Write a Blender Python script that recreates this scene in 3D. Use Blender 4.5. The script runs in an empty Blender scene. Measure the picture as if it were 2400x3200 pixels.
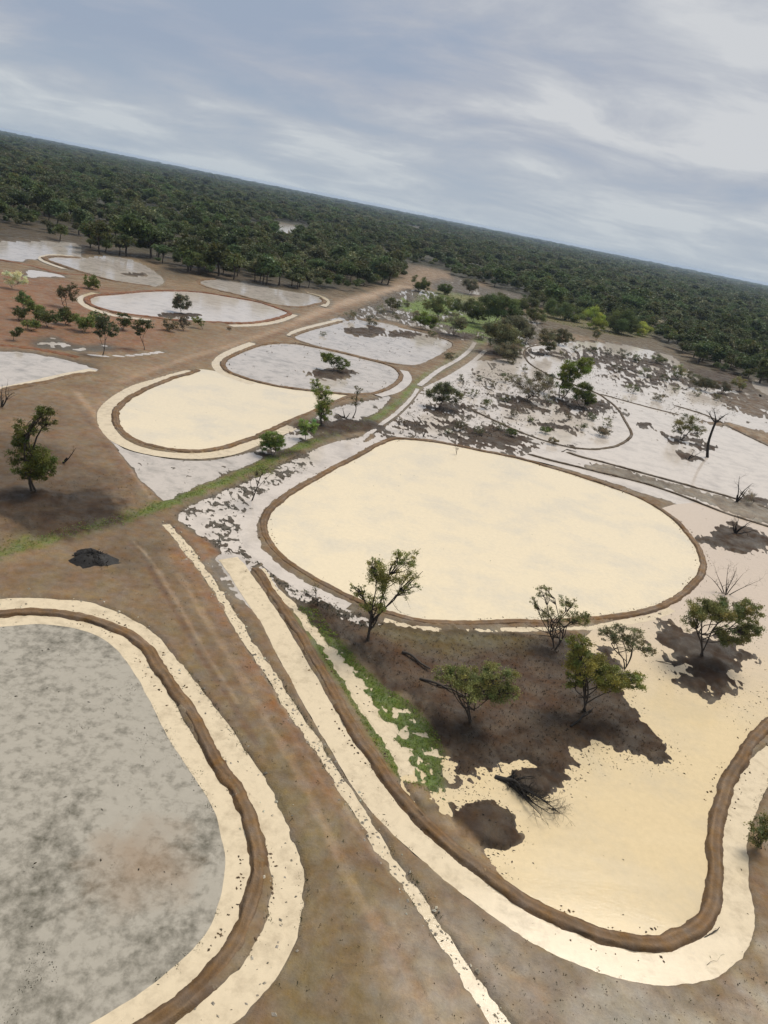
import bpy, math, random
import numpy as np
from mathutils import Vector, Matrix
from mathutils.geometry import tessellate_polygon

R = math.radians
SC = bpy.context.scene
COL = SC.collection
random.seed(7)
rng = np.random.default_rng(7)

# ------------------------------------------------------------------ camera
CAM_H = 40.0                       # metres above the plain
ROLL = math.atan2(485, 2400)
FOC = 26 / 36 * 3200
PITCH = math.atan2(938.5, FOC)
_f = Vector((0, math.cos(PITCH), -math.sin(PITCH)))
_r0 = Vector((1, 0, 0)); _u0 = Vector((0, math.sin(PITCH), math.cos(PITCH)))
_r = _r0 * math.cos(ROLL) + _u0 * math.sin(ROLL)
_u = -_r0 * math.sin(ROLL) + _u0 * math.cos(ROLL)
cam_d = bpy.data.cameras.new('camera'); cam_d.sensor_fit = 'VERTICAL'; cam_d.sensor_height = 36; cam_d.lens = 26
cam_d.clip_start = 0.5; cam_d.clip_end = 60000
cam = bpy.data.objects.new('camera', cam_d); COL.objects.link(cam)
M = Matrix((_r, _u, -_f)).transposed().to_4x4(); M.translation = (0, 0, CAM_H)
cam.matrix_world = M
SC.camera = cam

# ------------------------------------------------------------------ sky, sun, exposure
SUN_EL, SUN_AZ = R(58), R(35)      # azimuth clockwise from +Y
W = bpy.data.worlds.new('World'); SC.world = W; W.use_nodes = True
def nodes_of(tree):
    tree.nodes.clear()
    def n(t, **k):
        x = tree.nodes.new(t)
        for a, b in k.items():
            if a in ('I',):
                for i, v in b.items(): x.inputs[i].default_value = v
            else: setattr(x, a, b)
        return x
    return n, lambda a, b: tree.links.new(a, b)
n, L = nodes_of(W.node_tree)
out = n('ShaderNodeOutputWorld'); bg = n('ShaderNodeBackground', I={'Strength': 0.1})
sky = n('ShaderNodeTexSky', sky_type='NISHITA', sun_disc=False, sun_elevation=SUN_EL, sun_rotation=SUN_AZ, air_density=1.0, dust_density=1.5)
tc = n('ShaderNodeTexCoord'); sep = n('ShaderNodeSeparateXYZ'); L(tc.outputs['Generated'], sep.inputs[0])
zc = n('ShaderNodeMath', operation='MAXIMUM', I={1: 0.0}); L(sep.outputs[2], zc.inputs[0])
za = n('ShaderNodeMath', operation='ADD', I={1: 0.20}); L(zc.outputs[0], za.inputs[0])
dx = n('ShaderNodeMath', operation='DIVIDE'); dy = n('ShaderNodeMath', operation='DIVIDE')
L(sep.outputs[0], dx.inputs[0]); L(za.outputs[0], dx.inputs[1]); L(sep.outputs[1], dy.inputs[0]); L(za.outputs[0], dy.inputs[1])
cmb = n('ShaderNodeCombineXYZ'); L(dx.outputs[0], cmb.inputs[0]); L(dy.outputs[0], cmb.inputs[1])
def cloud_noise(scale, det, dist, rough, loc, sc=(1, 1, 1)):
    mp = n('ShaderNodeMapping'); mp.inputs['Location'].default_value = loc; mp.inputs['Scale'].default_value = sc
    mp.inputs['Rotation'].default_value = (0, 0, R(12))
    L(cmb.outputs[0], mp.inputs[0])
    t = n('ShaderNodeTexNoise', I={'Scale': scale, 'Detail': det, 'Roughness': rough, 'Distortion': dist}); L(mp.outputs[0], t.inputs['Vector'])
    return t.outputs['Fac']
c1 = cloud_noise(0.55, 6, 0.5, 0.5, (1.1, 7.9, 0), (0.8, 1.0, 1))
c2 = cloud_noise(1.9, 8, 0.35, 0.58, (2.6, 3.3, 0), (0.85, 1.1, 1))
mixn = n('ShaderNodeMath', operation='MULTIPLY_ADD', I={1: 0.70}); L(c2, mixn.inputs[0]); L(c1, mixn.inputs[2])
ramp = n('ShaderNodeValToRGB'); L(mixn.outputs[0], ramp.inputs[0])
e = ramp.color_ramp.elements
e[0].position = 0.65; e[0].color = (1.58, 1.88, 2.4, 1)
e[1].position = 0.97; e[1].color = (3.0, 3.08, 3.2, 1)
for p, c in ((0.745, (1.78, 2.02, 2.48, 1)), (0.83, (2.08, 2.24, 2.58, 1)), (0.905, (2.5, 2.62, 2.85, 1))):
    q = e.new(p); q.color = c
cov = n('ShaderNodeMapRange', I={'From Min': 0.5, 'From Max': 0.85, 'To Min': 0.93, 'To Max': 0.98}); L(mixn.outputs[0], cov.inputs['Value'])
# thin low air near the horizon: paler
mh = n('ShaderNodeMapRange', I={'From Min': 0.0, 'From Max': 0.12, 'To Min': 0.55, 'To Max': 0.0}); L(zc.outputs[0], mh.inputs['Value'])
mxh = n('ShaderNodeMix', data_type='RGBA'); L(mh.outputs[0], mxh.inputs[0]); L(ramp.outputs[0], mxh.inputs[6]); mxh.inputs[7].default_value = (2.2, 2.62, 2.95, 1)
skm = n('ShaderNodeMix', data_type='RGBA', blend_type='MULTIPLY', I={0: 1.0}); L(sky.outputs[0], skm.inputs[6]); skm.inputs[7].default_value = (.6, .6, .6, 1)
mx = n('ShaderNodeMix', data_type='RGBA'); L(cov.outputs[0], mx.inputs[0]); L(skm.outputs[2], mx.inputs[6]); L(mxh.outputs[2], mx.inputs[7])
L(mx.outputs[2], bg.inputs[0]); L(bg.outputs[0], out.inputs[0])

sd = bpy.data.lights.new('sun', 'SUN'); sd.energy = 1.5; sd.angle = R(28); sd.color = (1, 0.94, 0.85)
sun = bpy.data.objects.new('sun', sd); COL.objects.link(sun)
sdir = Vector((math.sin(SUN_AZ) * math.cos(SUN_EL), math.cos(SUN_AZ) * math.cos(SUN_EL), math.sin(SUN_EL)))
sun.rotation_euler = sdir.to_track_quat('Z', 'Y').to_euler(); sun.location = (0, 0, 200)
vs = SC.view_settings; vs.view_transform = 'Standard'; vs.look = 'None'; vs.exposure = 1.04; vs.gamma = 1; vs.use_curve_mapping = False
SC.cycles.volume_step_rate = 4; SC.cycles.volume_max_steps = 64; SC.cycles.max_bounces = 6; SC.cycles.volume_bounces = 0

# ------------------------------------------------------------------ survey helpers (the traced plan -> metres on the plain)
def ray(x, y): return _f + _r * ((x - 1200) / FOC) - _u * ((y - 1600) / FOC)
def gp(x, y):
    d = ray(x, y); t = CAM_H / max(-d.z, 0.004); return np.array((d.x * t, d.y * t))
def height_at(b, x, y):            # point above plan point b (same distance ahead)
    d = ray(x, y); t = b[1] / d.y; return np.array((d.x * t, b[1], CAM_H + d.z * t))
def catmull(p, closed=False, k=6):
    p = np.asarray(p, float); m = len(p); o = []
    for i in range(m if closed else m - 1):
        if closed: a, b, c, d = p[(i - 1) % m], p[i], p[(i + 1) % m], p[(i + 2) % m]
        else: a, b, c, d = p[max(i - 1, 0)], p[i], p[i + 1], p[min(i + 2, m - 1)]
        for j in range(k):
            t = j / k
            o.append(.5 * (2 * b + (c - a) * t + (2 * a - 5 * b + 4 * c - d) * t * t + (3 * b - a - 3 * c + d) * t ** 3))
    if not closed: o.append(p[-1])
    return np.array(o)
def resample(p, closed, step):
    q = np.vstack([p, p[:1]]) if closed else p
    s = np.r_[0, np.cumsum(np.hypot(*np.diff(q, axis=0).T))]
    m = max(int(s[-1] / step), 3)
    t = np.linspace(0, s[-1], m + 1)
    if closed: t = t[:-1]
    return np.c_[np.interp(t, s, q[:, 0]), np.interp(t, s, q[:, 1])]
def plan(pts, closed=False, k=6, smooth=True):
    w = np.array([gp(x, y) for x, y in (catmull(pts, closed, k) if smooth else pts)])
    return w
def h2(ix, iy, s):
    v = np.sin(ix * 127.1 + iy * 311.7 + s * 74.7) * 43758.5453
    return v - np.floor(v)
def vnoise(x, y, s=0):
    ix, iy = np.floor(x), np.floor(y); fx, fy = x - ix, y - iy
    fx = fx * fx * (3 - 2 * fx); fy = fy * fy * (3 - 2 * fy)
    a, b, c, d = h2(ix, iy, s), h2(ix + 1, iy, s), h2(ix, iy + 1, s), h2(ix + 1, iy + 1, s)
    return (a + (b - a) * fx) * (1 - fy) + (c + (d - c) * fx) * fy
def fbm(x, y, sc, o=4, s=0):       # about -1..1
    r = 0; a = 1; t = 0
    for i in range(o):
        r = r + a * vnoise(x / sc, y / sc, s + i * 13.3); t += a; a *= .55; sc *= .47
    return (r / t - .5) * 2.6
def sst(a, b, x): t = np.clip((x - a) / (b - a), 0, 1); return t * t * (3 - 2 * t)

# ------------------------------------------------------------------ mesh / material helpers
def link(name, me, mats=(), parent=None, kind=None, label=None, cat=None, group=None, loc=None):
    o = bpy.data.objects.new(name, me); COL.objects.link(o)
    if parent: o.parent = parent
    if me is not None:
        for m in (mats if isinstance(mats, (list, tuple)) else [mats]):
            if m and m.name not in [x.name for x in me.materials if x]: me.materials.append(m)
    for k, v in (('kind', kind), ('label', label), ('category', cat), ('group', group)):
        if v: o[k] = v
    if loc is not None: o.location = loc
    return o
def mesh_np(name, v, f, col=None, smooth=True):
    me = bpy.data.meshes.new(name); v = np.asarray(v, np.float32); f = np.asarray(f, np.int32)
    k = f.shape[1]
    me.vertices.add(len(v)); me.vertices.foreach_set('co', v.ravel())
    me.loops.add(f.size); me.loops.foreach_set('vertex_index', f.ravel())
    me.polygons.add(len(f)); me.polygons.foreach_set('loop_start', np.arange(len(f), dtype=np.int32) * k)
    me.polygons.foreach_set('loop_total', np.full(len(f), k, np.int32))
    me.polygons.foreach_set('use_smooth', np.full(len(f), smooth))
    me.update(calc_edges=True)
    if col is not None:
        a = me.color_attributes.new('tint', 'FLOAT_COLOR', 'POINT')
        a.data.foreach_set('color', np.c_[col, np.ones(len(v))].astype(np.float32).ravel())
    return me
def mat(name):
    m = bpy.data.materials.new(name); m.use_nodes = True
    n, L = nodes_of(m.node_tree); o = n('ShaderNodeOutputMaterial'); return m, n, L, o
def noise(n, L, vec, scale, det=4, rough=.55, dist=0):
    t = n('ShaderNodeTexNoise', I={'Scale': scale, 'Detail': det, 'Roughness': rough, 'Distortion': dist})
    if vec is not None: L(vec, t.inputs['Vector'])
    return t.outputs['Fac']
def rng_map(n, L, v, a, b, c, d):
    t = n('ShaderNodeMapRange', I={'From Min': a, 'From Max': b, 'To Min': c, 'To Max': d}); L(v, t.inputs['Value']); return t.outputs[0]
def mulcol(n, L, col, fac):
    t = n('ShaderNodeMix', data_type='RGBA', blend_type='MULTIPLY', I={0: 1.0}); L(col, t.inputs[6]); L(fac, t.inputs[7]); return t.outputs[2]

def soil_material(name, fine=1.0, hue=1.0):
    m, n, L, o = mat(name)
    p = n('ShaderNodeBsdfPrincipled', I={'Roughness': .85}); p.inputs['Specular IOR Level'].default_value = .22
    g = n('ShaderNodeNewGeometry'); at = n('ShaderNodeAttribute', attribute_name='tint')
    a = noise(n, L, g.outputs['Position'], .12, 5, .6); b = noise(n, L, g.outputs['Position'], 1.1, 6, .65, .4)
    c = noise(n, L, g.outputs['Position'], 7.0, 4, .7)
    v = n('ShaderNodeMath', operation='MULTIPLY'); L(rng_map(n, L, a, .3, .7, .82, 1.18), v.inputs[0]); L(rng_map(n, L, b, .28, .72, .78, 1.22), v.inputs[1])
    v2 = n('ShaderNodeMath', operation='MULTIPLY'); L(v.outputs[0], v2.inputs[0]); L(rng_map(n, L, c, .25, .75, .88, 1.12), v2.inputs[1])
    hs = n('ShaderNodeHueSaturation'); L(at.outputs['Color'], hs.inputs['Color'])      # dry, sandy and clayey patches differ in hue
    h1 = noise(n, L, g.outputs['Position'], .33, 5, .6, .3); h3 = noise(n, L, g.outputs['Position'], .9, 4, .6)
    L(rng_map(n, L, h1, .32, .68, .5 - .014 * hue, .5 + .010 * hue), hs.inputs['Hue']); L(rng_map(n, L, h3, .3, .7, .78, 1.2), hs.inputs['Saturation'])
    L(mulcol(n, L, hs.outputs[0], v2.outputs[0]), p.inputs['Base Color'])
    L(rng_map(n, L, h1, .40, .62, .92, .42), p.inputs['Roughness'])
    bp = n('ShaderNodeBump', I={'Strength': .55 * fine, 'Distance': .12}); ad = n('ShaderNodeMath', operation='ADD'); L(b, ad.inputs[0]); L(c, ad.inputs[1])
    L(ad.outputs[0], bp.inputs['Height']); L(bp.outputs[0], p.inputs['Normal']); L(p.outputs[0], o.inputs[0]); return m
def water_material(name, col, col2, sc=.15, rough=.12, mott=(.42, .62), bump=.09, far=None, spot=None, big=0):
    m, n, L, o = mat(name)
    p = n('ShaderNodeBsdfPrincipled', I={'IOR': 1.33}); p.inputs['Specular IOR Level'].default_value = .5
    g = n('ShaderNodeNewGeometry'); a = noise(n, L, g.outputs['Position'], sc, 9, .66, .15)
    if big:
        am = n('ShaderNodeMath', operation='MULTIPLY_ADD', I={1: big}); L(noise(n, L, g.outputs['Position'], .11, 5, .6, .6), am.inputs[0]); L(a, am.inputs[2]); ab = n('ShaderNodeMath', operation='SUBTRACT', I={1: big * .5}); L(am.outputs[0], ab.inputs[0]); a = ab.outputs[0]
    mp = n('ShaderNodeMapping'); mp.inputs['Scale'].default_value = (1, 2.6, 1); L(g.outputs['Position'], mp.inputs[0])
    b = noise(n, L, mp.outputs[0], 2.2, 5, .6)
    x = n('ShaderNodeMix', data_type='RGBA'); L(rng_map(n, L, a, mott[0], mott[1], 0, 1), x.inputs[0]); x.inputs[6].default_value = (*col, 1); x.inputs[7].default_value = (*col2, 1)
    fine = noise(n, L, g.outputs['Position'], 1.7, 6, .7); res = x.outputs[2]
    if far:                                             # less clay in suspension towards the far shore
        sp = n('ShaderNodeSeparateXYZ'); L(g.outputs['Position'], sp.inputs[0]); y = n('ShaderNodeMix', data_type='RGBA'); L(rng_map(n, L, sp.outputs[1], far[1], far[2], 0, 1), y.inputs[0]); L(res, y.inputs[6]); y.inputs[7].default_value = (*far[0], 1); res = y.outputs[2]
    if spot:                                            # brown silt stirred up under the surface
        vm = n('ShaderNodeVectorMath', operation='DISTANCE'); wv = n('ShaderNodeMix', data_type='VECTOR', I={0: .75}); nz = n('ShaderNodeTexNoise', I={'Scale': .5, 'Detail': 6.0}); L(g.outputs['Position'], nz.inputs['Vector'])
        ad = n('ShaderNodeVectorMath', operation='MULTIPLY_ADD'); L(nz.outputs['Color'], ad.inputs[0]); ad.inputs[1].default_value = (5, 5, 0); L(g.outputs['Position'], ad.inputs[2]); sb = n('ShaderNodeVectorMath', operation='SUBTRACT'); L(ad.outputs[0], sb.inputs[0]); sb.inputs[1].default_value = (2.5, 2.5, 0)
        L(sb.outputs[0], vm.inputs[0]); vm.inputs[1].default_value = (spot[0][0], spot[0][1], 0); y = n('ShaderNodeMix', data_type='RGBA'); L(rng_map(n, L, vm.outputs['Value'], spot[1] * .3, spot[1] * 1.6, .5, 0), y.inputs[0]); L(res, y.inputs[6]); y.inputs[7].default_value = (*spot[2], 1); res = y.outputs[2]
    L(mulcol(n, L, res, rng_map(n, L, fine, .3, .7, .94, 1.05)), p.inputs['Base Color'])
    wn = n('ShaderNodeMapping'); wn.inputs['Scale'].default_value = (.25, 1.6, 1); wn.inputs['Rotation'].default_value = (0, 0, R(25)); L(g.outputs['Position'], wn.inputs[0])   # wind streaks
    L(rng_map(n, L, noise(n, L, wn.outputs[0], .22, 5, .6, .4), .38, .62, rough * .8, rough * 1.7), p.inputs['Roughness'])
    bp = n('ShaderNodeBump', I={'Strength': bump, 'Distance': .06}); L(b, bp.inputs['Height']); L(bp.outputs[0], p.inputs['Normal'])
    L(p.outputs[0], o.inputs[0]); return m
def leaf_material(name):
    m, n, L, o = mat(name)
    at = n('ShaderNodeAttribute', attribute_name='tint'); oi = n('ShaderNodeObjectInfo')
    hs = n('ShaderNodeHueSaturation'); L(at.outputs['Color'], hs.inputs['Color'])
    L(rng_map(n, L, oi.outputs['Random'], 0, 1, .485, .515), hs.inputs['Hue']); L(rng_map(n, L, oi.outputs['Random'], 0, 1, .7, 1.3), hs.inputs['Value'])
    p = n('ShaderNodeBsdfPrincipled', I={'Roughness': .55}); p.inputs['Specular IOR Level'].default_value = .25; L(hs.outputs[0], p.inputs['Base Color'])
    t = n('ShaderNodeBsdfTranslucent'); L(hs.outputs[0], t.inputs[0])
    x = n('ShaderNodeMixShader', I={0: .28}); L(p.outputs[0], x.inputs[1]); L(t.outputs[0], x.inputs[2]); L(x.outputs[0], o.inputs[0]); return m
def bark_material(name, c1, c2):
    m, n, L, o = mat(name)
    g = n('ShaderNodeTexCoord'); a = noise(n, L, g.outputs['Object'], 3.5, 5, .65)
    x = n('ShaderNodeMix', data_type='RGBA'); L(a, x.inputs[0]); x.inputs[6].default_value = (*c1, 1); x.inputs[7].default_value = (*c2, 1)
    p = n('ShaderNodeBsdfPrincipled', I={'Roughness': .9}); L(x.outputs[2], p.inputs['Base Color'])
    bp = n('ShaderNodeBump', I={'Strength': .6, 'Distance': .04}); L(noise(n, L, g.outputs['Object'], 14, 4), bp.inputs['Height']); L(bp.outputs[0], p.inputs['Normal'])
    L(p.outputs[0], o.inputs[0]); return m
SOIL = soil_material('soil'); BANK = soil_material('bank_earth', 1.0, .35)
CREAM = water_material('clay_water', (.75, .635, .44), (.60, .54, .43), .11, .07, (.46, .76))
YELLOW = water_material('yellow_clay_water', (.665, .525, .31), (.56, .465, .31), .12, .10, (.46, .76), far=((.57, .465, .36), 62, 88))
GREYW = water_material('grey_flood_water', (.53, .47, .405), (.30, .27, .23), .4, .08, (.46, .74), big=.5)
PALEW = water_material('pale_flood_water', (.60, .53, .455), (.42, .37, .32), .3, .08, (.46, .76), big=.5)
MURK = water_material('murky_pond_water', (.385, .35, .285), (.085, .077, .053), 1.2, .05, (.45, .82), big=.9, spot=(gp(440, 2690), 2.6, (.27, .165, .085)))
STRIP = water_material('channel_water', (.665, .55, .375), (.42, .335, .22), .9, .14, (.48, .82), big=.4)
LEAF = leaf_material('leaf')
BARK = bark_material('dark_bark', (.035, .027, .02), (.075, .06, .045))
PALEBARK = bark_material('pale_bark', (.22, .19, .15), (.38, .34, .28))
CHAR = bark_material('black_bark', (.012, .010, .008), (.03, .024, .018))

# ------------------------------------------------------------------ traced plan
A_BANK = [(1235,1372),(1187,1387),(1110,1428),(1038,1466),(965,1507),(907,1541),(854,1584),(828,1618),(823,1647),(835,1691),(869,1734),(927,1777),(989,1816),(1047,1847),(1100,1874),(1160,1900),(1226,1923),(1303,1941),(1375,1949),(1491,1950),(1608,1946),(1717,1943),(1825,1939),(1934,1928),(2015,1913),(2075,1891),(2140,1853),(2181,1810),(2197,1766),(2192,1734),(2167,1691),(2124,1639),(2070,1596),(2004,1558),(1934,1530),(1825,1493),(1717,1460),(1608,1430),(1500,1408),(1423,1392),(1327,1377)]
B_BANK = [(792,1768),(845,1855),(907,1937),(970,2036),(1023,2131),(1076,2228),(1134,2324),(1187,2401),(1245,2483),(1327,2575),(1399,2643),(1500,2727),(1600,2800),(1696,2852),(1793,2897),(1889,2930),(1962,2950),(2034,2952),(2106,2937),(2179,2901),(2222,2848),(2232,2786),(2232,2713),(2229,2641),(2232,2569),(2251,2506),(2285,2420),(2346,2325),(2400,2271),(2520,2190),(2700,2080)]
B_CH = [(712,1745),(730,1765),(772,1824),(812,1885),(845,1932),(888,2011),(941,2107),(999,2209),(1057,2304),(1115,2397),(1182,2493),(1255,2575),(1351,2660),(1480,2765),(1600,2850),(1696,2908),(1793,2959),(1889,2993),(1986,3015),(2082,3022),(2179,3004),(2251,2958),(2290,2900),(2302,2840),(2294,2786),(2285,2713),(2285,2641),(2289,2590),(2311,2521),(2347,2448),(2391,2392),(2480,2320),(2640,2220)]
D_BANK = [(-420,2030),(-250,1960),(-100,1925),(0,1918),(72,1913),(145,1914),(217,1922),(289,1938),(347,1959),(410,1993),(458,2034),(492,2087),(530,2145),(579,2212),(627,2285),(690,2395),(747,2487),(786,2593),(805,2699),(800,2786),(771,2882),(723,2969),(651,3061),(579,3128),(506,3186),(420,3245),(300,3320)]
D_IN = [(-420,2062),(-250,1990),(-100,1950),(0,1942),(96,1935),(193,1940),(289,1959),(362,1995),(415,2044),(448,2092),(487,2155),(530,2241),(579,2323),(632,2403),(690,2496),(723,2569),(743,2665),(743,2762),(723,2858),(690,2930),(627,3008),(555,3075),(473,3138),(400,3190),(280,3260)]
D_OUT = [(-420,1990),(-250,1925),(-100,1895),(0,1889),(96,1887),(193,1892),(270,1901),(347,1928),(410,1962),(473,2010),(511,2063),(555,2111),(608,2179),(665,2261),(723,2347),(763,2406),(811,2483),(849,2575),(880,2660),(898,2740),(899,2800),(889,2868),(862,2945),(815,3030),(760,3090),(700,3145),(630,3200),(540,3265),(420,3340)]
C_BANK = [(625,1154),(590,1168),(530,1186),(458,1215),(400,1246),(366,1280),(359,1309),(374,1342),(410,1371),(473,1395),(555,1409),(627,1410),(699,1399),(771,1376),(848,1343),(921,1311),(983,1285),(1060,1251),(1110,1234)]
C_CH = [(600,1160),(560,1170),(506,1186),(434,1208),(376,1239),(336,1275),(326,1309),(339,1344),(378,1380),(448,1408),(545,1423),(636,1424),(714,1413),(781,1389),(848,1362),(915,1334)]
E_BANK = [(800,1082),(723,1114),(697,1137),(709,1159),(752,1178),(800,1192),(872,1208),(959,1220),(1041,1229),(1113,1234),(1176,1227),(1224,1208),(1251,1181),(1244,1159),(1210,1140),(1138,1121),(1070,1104),(993,1087),(921,1074),(860,1073)]
E_CHL = [(790,1072),(712,1104),(676,1135),(688,1160),(735,1182),(790,1200)]
E_CHR = [(1180,1236),(1240,1217),(1272,1185),(1262,1158)]
F_BANK = [(1070,1005),(993,1024),(935,1041),(913,1051),(925,1063),(993,1085),(1070,1102),(1138,1119),(1200,1133),(1258,1142),(1301,1144),(1345,1130),(1388,1106),(1420,1082),(1409,1068),(1369,1053)]
F_TOP = [(1300,1035),(1200,1010),(1120,1000)]
G_BANK = [(272,938),(289,926),(362,919),(434,912),(530,909),(627,914),(723,929),(800,943),(848,957),(896,974),(906,981),(863,996),(800,1008),(735,1011),(675,1008),(579,1004),(482,993),(386,981),(313,965),(280,950)]
G_CHL = [(300,916),(258,932),(262,948),(295,968),(370,988),(470,1000)]
G_CHR = [(920,983),(870,1003),(800,1015),(720,1018)]
H_BANK = [(1003,933),(1015,944),(983,953),(935,961),(863,954),(800,938),(723,918),(650,900),(618,884),(632,875),(675,872)]
H_TOP = [(800,887),(896,909),(969,921)]
I_BANK = [(256,806),(169,802),(142,806),(145,813),(164,820),(217,839),(270,856),(338,876),(410,888),(482,897)]
I_TOP = [(516,880),(480,845),(430,818),(370,800),(300,800)]
K_BANK = [(-120,1070),(0,1082),(96,1092),(193,1108),(260,1125)]
K_BANK2 = [(313,1164),(231,1176),(159,1195),(82,1207),(-30,1232)]
K_CH = [(292,1156),(231,1168),(169,1181),(87,1200),(-20,1222)]
L_BANK = [(1715,1075),(1660,1083),(1640,1096),(1640,1115),(1656,1137),(1687,1157),(1730,1179),(1795,1203),(1860,1227),(1899,1251),(1933,1282),(1957,1321),(1974,1355),(1962,1374),(1928,1393),(1880,1403),(1831,1404),(1769,1396),(1696,1376),(1624,1350),(1543,1314),(1451,1270)]
M_BANK = [(1865,1229),(1938,1249),(2034,1275),(2130,1299)]
M_BANK2 = [(2100,1265),(2160,1283),(2203,1297),(2241,1314),(2300,1345),(2400,1393),(2520,1450)]
N1 = [(1762,1410),(1817,1429),(1889,1446),(1986,1473),(2082,1499),(2179,1526),(2275,1552),(2400,1591),(2560,1640)]
N2 = [(1640,1416),(1682,1429),(1769,1451),(1865,1475),(1986,1504),(2082,1533),(2179,1570),(2281,1609),(2400,1646),(2560,1700)]
THIN = [(518,1639),(569,1696),(617,1759),(665,1827),(714,1904),(763,1985),(806,2049),(859,2127),(903,2204),(956,2281),(1012,2368),(1066,2450),(1128,2545),(1173,2618),(1220,2694),(1282,2776),(1330,2848),(1379,2921),(1432,3008),(1485,3090),(1538,3162),(1600,3260)]
GREEN = [(-150,1780),(0,1733),(121,1694),(217,1670),(313,1641),(395,1622),(463,1598),(530,1574),(627,1535),(723,1497),(787,1469),(893,1421),(989,1377),(1086,1343),(1158,1314),(1234,1268),(1282,1222),(1330,1181),(1403,1138),(1475,1087),(1505,1058)]
BGREEN_CH = [(816,1777),(859,1845),(917,1895),(960,1945),(1000,1997),(1057,2069),(1115,2160),(1163,2238),(1211,2305),(1255,2373),(1274,2421)]
A_OUT = [(1180,1375),(1100,1412),(1025,1452),(950,1490),(885,1525),(826,1568),(790,1610),(778,1650),(790,1700),(822,1742),(880,1790),(950,1832),(1020,1866),(1090,1895)]
A_OUT2 = [(1200,1938),(1290,1960),(1375,1969),(1491,1970),(1608,1968),(1717,1966),(1825,1962),(1934,1950),(2030,1930),(2100,1905)]
LINE2 = [(1120,1380),(1186,1330),(1240,1290),(1285,1245),(1305,1215)]
LINE3 = [(1310,1205),(1369,1159),(1427,1126),(1465,1097),(1484,1070)]
LINE4 = [(1330,1215),(1400,1180),(1446,1152),(1485,1124),(1516,1095)]
K_LINE = [(250,1108),(318,1112),(400,1112),(506,1100)]

# zones: polygons in plan
Z_POND = dict(A=A_BANK, E=E_BANK, G=G_BANK, H=H_BANK + H_TOP, I=I_BANK + I_TOP, F=F_BANK + F_TOP)
Z_C = C_BANK + [(1041,1229),(959,1220),(872,1208),(800,1192),(752,1178),(700,1165)]
Z_B = [(1250,2430),(1300,2530),(1345,2580),(1420,2655),(1520,2735),(1620,2808),(1720,2860),(1820,2904),(1962,2945),(2034,2945),(2106,2932),(2179,2893),(2215,2845),(2225,2786),(2225,2641),(2240,2530),(2290,2400),(2346,2325),(2520,2190),(2700,2080),(2700,1700),(2520,1560),(2300,1590),(2180,1570),(2060,1590),(2120,1636),(2165,1690),(2192,1740),(2192,1780),(2140,1853),(2015,1915),(1900,1945),(1800,2000),(1650,2100),(1500,2300)]
Z_D = D_IN + [(-100,3600),(-700,3300),(-700,2200)]
Z_RIGHT = [(1480,1420),(1600,1425),(1760,1460),(2000,1540),(2200,1600),(2600,1750),(2600,1280),(2400,1235),(2280,1215),(2160,1160),(2100,1110),(2000,1085),(1900,1070),(1800,1066),(1700,1072),(1630,1085),(1560,1120),(1490,1130),(1420,1175),(1330,1215),(1290,1262),(1240,1310),(1160,1370),(1230,1375),(1330,1382)]
Z_TRI = [(340,1368),(400,1402),(470,1420),(560,1435),(650,1437),(730,1424),(800,1400),(900,1352),(985,1300),(1080,1262),(1180,1245),(1225,1240),(1180,1290),(1090,1330),(980,1365),(860,1420),(700,1488),(600,1530),(505,1570)]
Z_SPK = [(545,1612),(640,1560),(740,1512),(830,1470),(930,1425),(1010,1395),(1090,1370),(1150,1360),(1140,1380),(1080,1420),(1000,1462),(900,1515),(830,1565),(780,1620),(765,1660),(775,1705),(810,1755),(770,1790),(700,1745),(640,1690)]
Z_SPK2 = [(800,1752),(860,1800),(930,1838),(1010,1875),(1110,1915),(1200,1955),(1130,1965),(1040,1925),(985,1900),(930,1885),(870,1830),(815,1775)]
Z_GREENM = [(930,1905),(985,1910),(1030,1965),(1100,2050),(1190,2140),(1290,2210),(1362,2290),(1400,2390),(1385,2440),(1385,2500),(1335,2480),(1250,2440),(1196,2370),(1130,2262),(1066,2150),(995,2030),(945,1950)]
Z_ISLE = [(985,1895),(1080,1935),(1200,1962),(1320,1985),(1430,1987),(1600,1986),(1740,1990),(1850,2010),(1920,2050),(1930,2110),(1960,2170),(2010,2240),(2050,2300),(2090,2350),(2040,2362),(1960,2350),(1890,2322),(1850,2300),(1810,2310),(1770,2380),(1740,2440),(1690,2440),(1640,2400),(1560,2415),(1460,2440),(1400,2400),(1370,2310),(1300,2205),(1190,2110),(1110,2040),(1030,1960)]
Z_FAR1 = [(-60,755),(60,752),(170,752),(255,765),(262,800),(140,800),(60,822),(-60,805)]
Z_FAR2 = [(75,845),(120,843),(215,864),(150,868),(80,868)]
Z_K = [(-60,1090),(0,1096),(96,1105),(193,1120),(300,1150),(200,1176),(90,1200),(-60,1225)]
Z_K2 = [(100,1070),(160,1050),(230,1075),(330,1078),(350,1098),(250,1104),(130,1090)]
Z_CEN = [(1040,1000),(1130,960),(1190,930),(1260,905),(1340,905),(1410,935),(1520,960),(1640,985),(1720,1040),(1640,1085),(1560,1085),(1500,1065),(1440,1062),(1380,1040),(1280,1020),(1180,1000)]
Z_FARLIT = [(1345,880),(1420,870),(1500,890),(1620,915),(1700,950),(1640,955),(1520,930),(1440,925),(1360,905)]
Z_GRASS1 = [(1310,915),(1400,915),(1500,935),(1530,970),(1480,985),(1400,975),(1320,960)]
Z_GRASS2 = [(1690,978),(1720,975),(1880,1010),(1980,1030),(2040,1040),(2020,1056),(1930,1050),(1850,1035),(1700,1000)]
Z_RED = [(-200,860),(100,860),(420,930),(520,1010),(500,1080),(300,1100),(100,1080),(-200,1060)]

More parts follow.
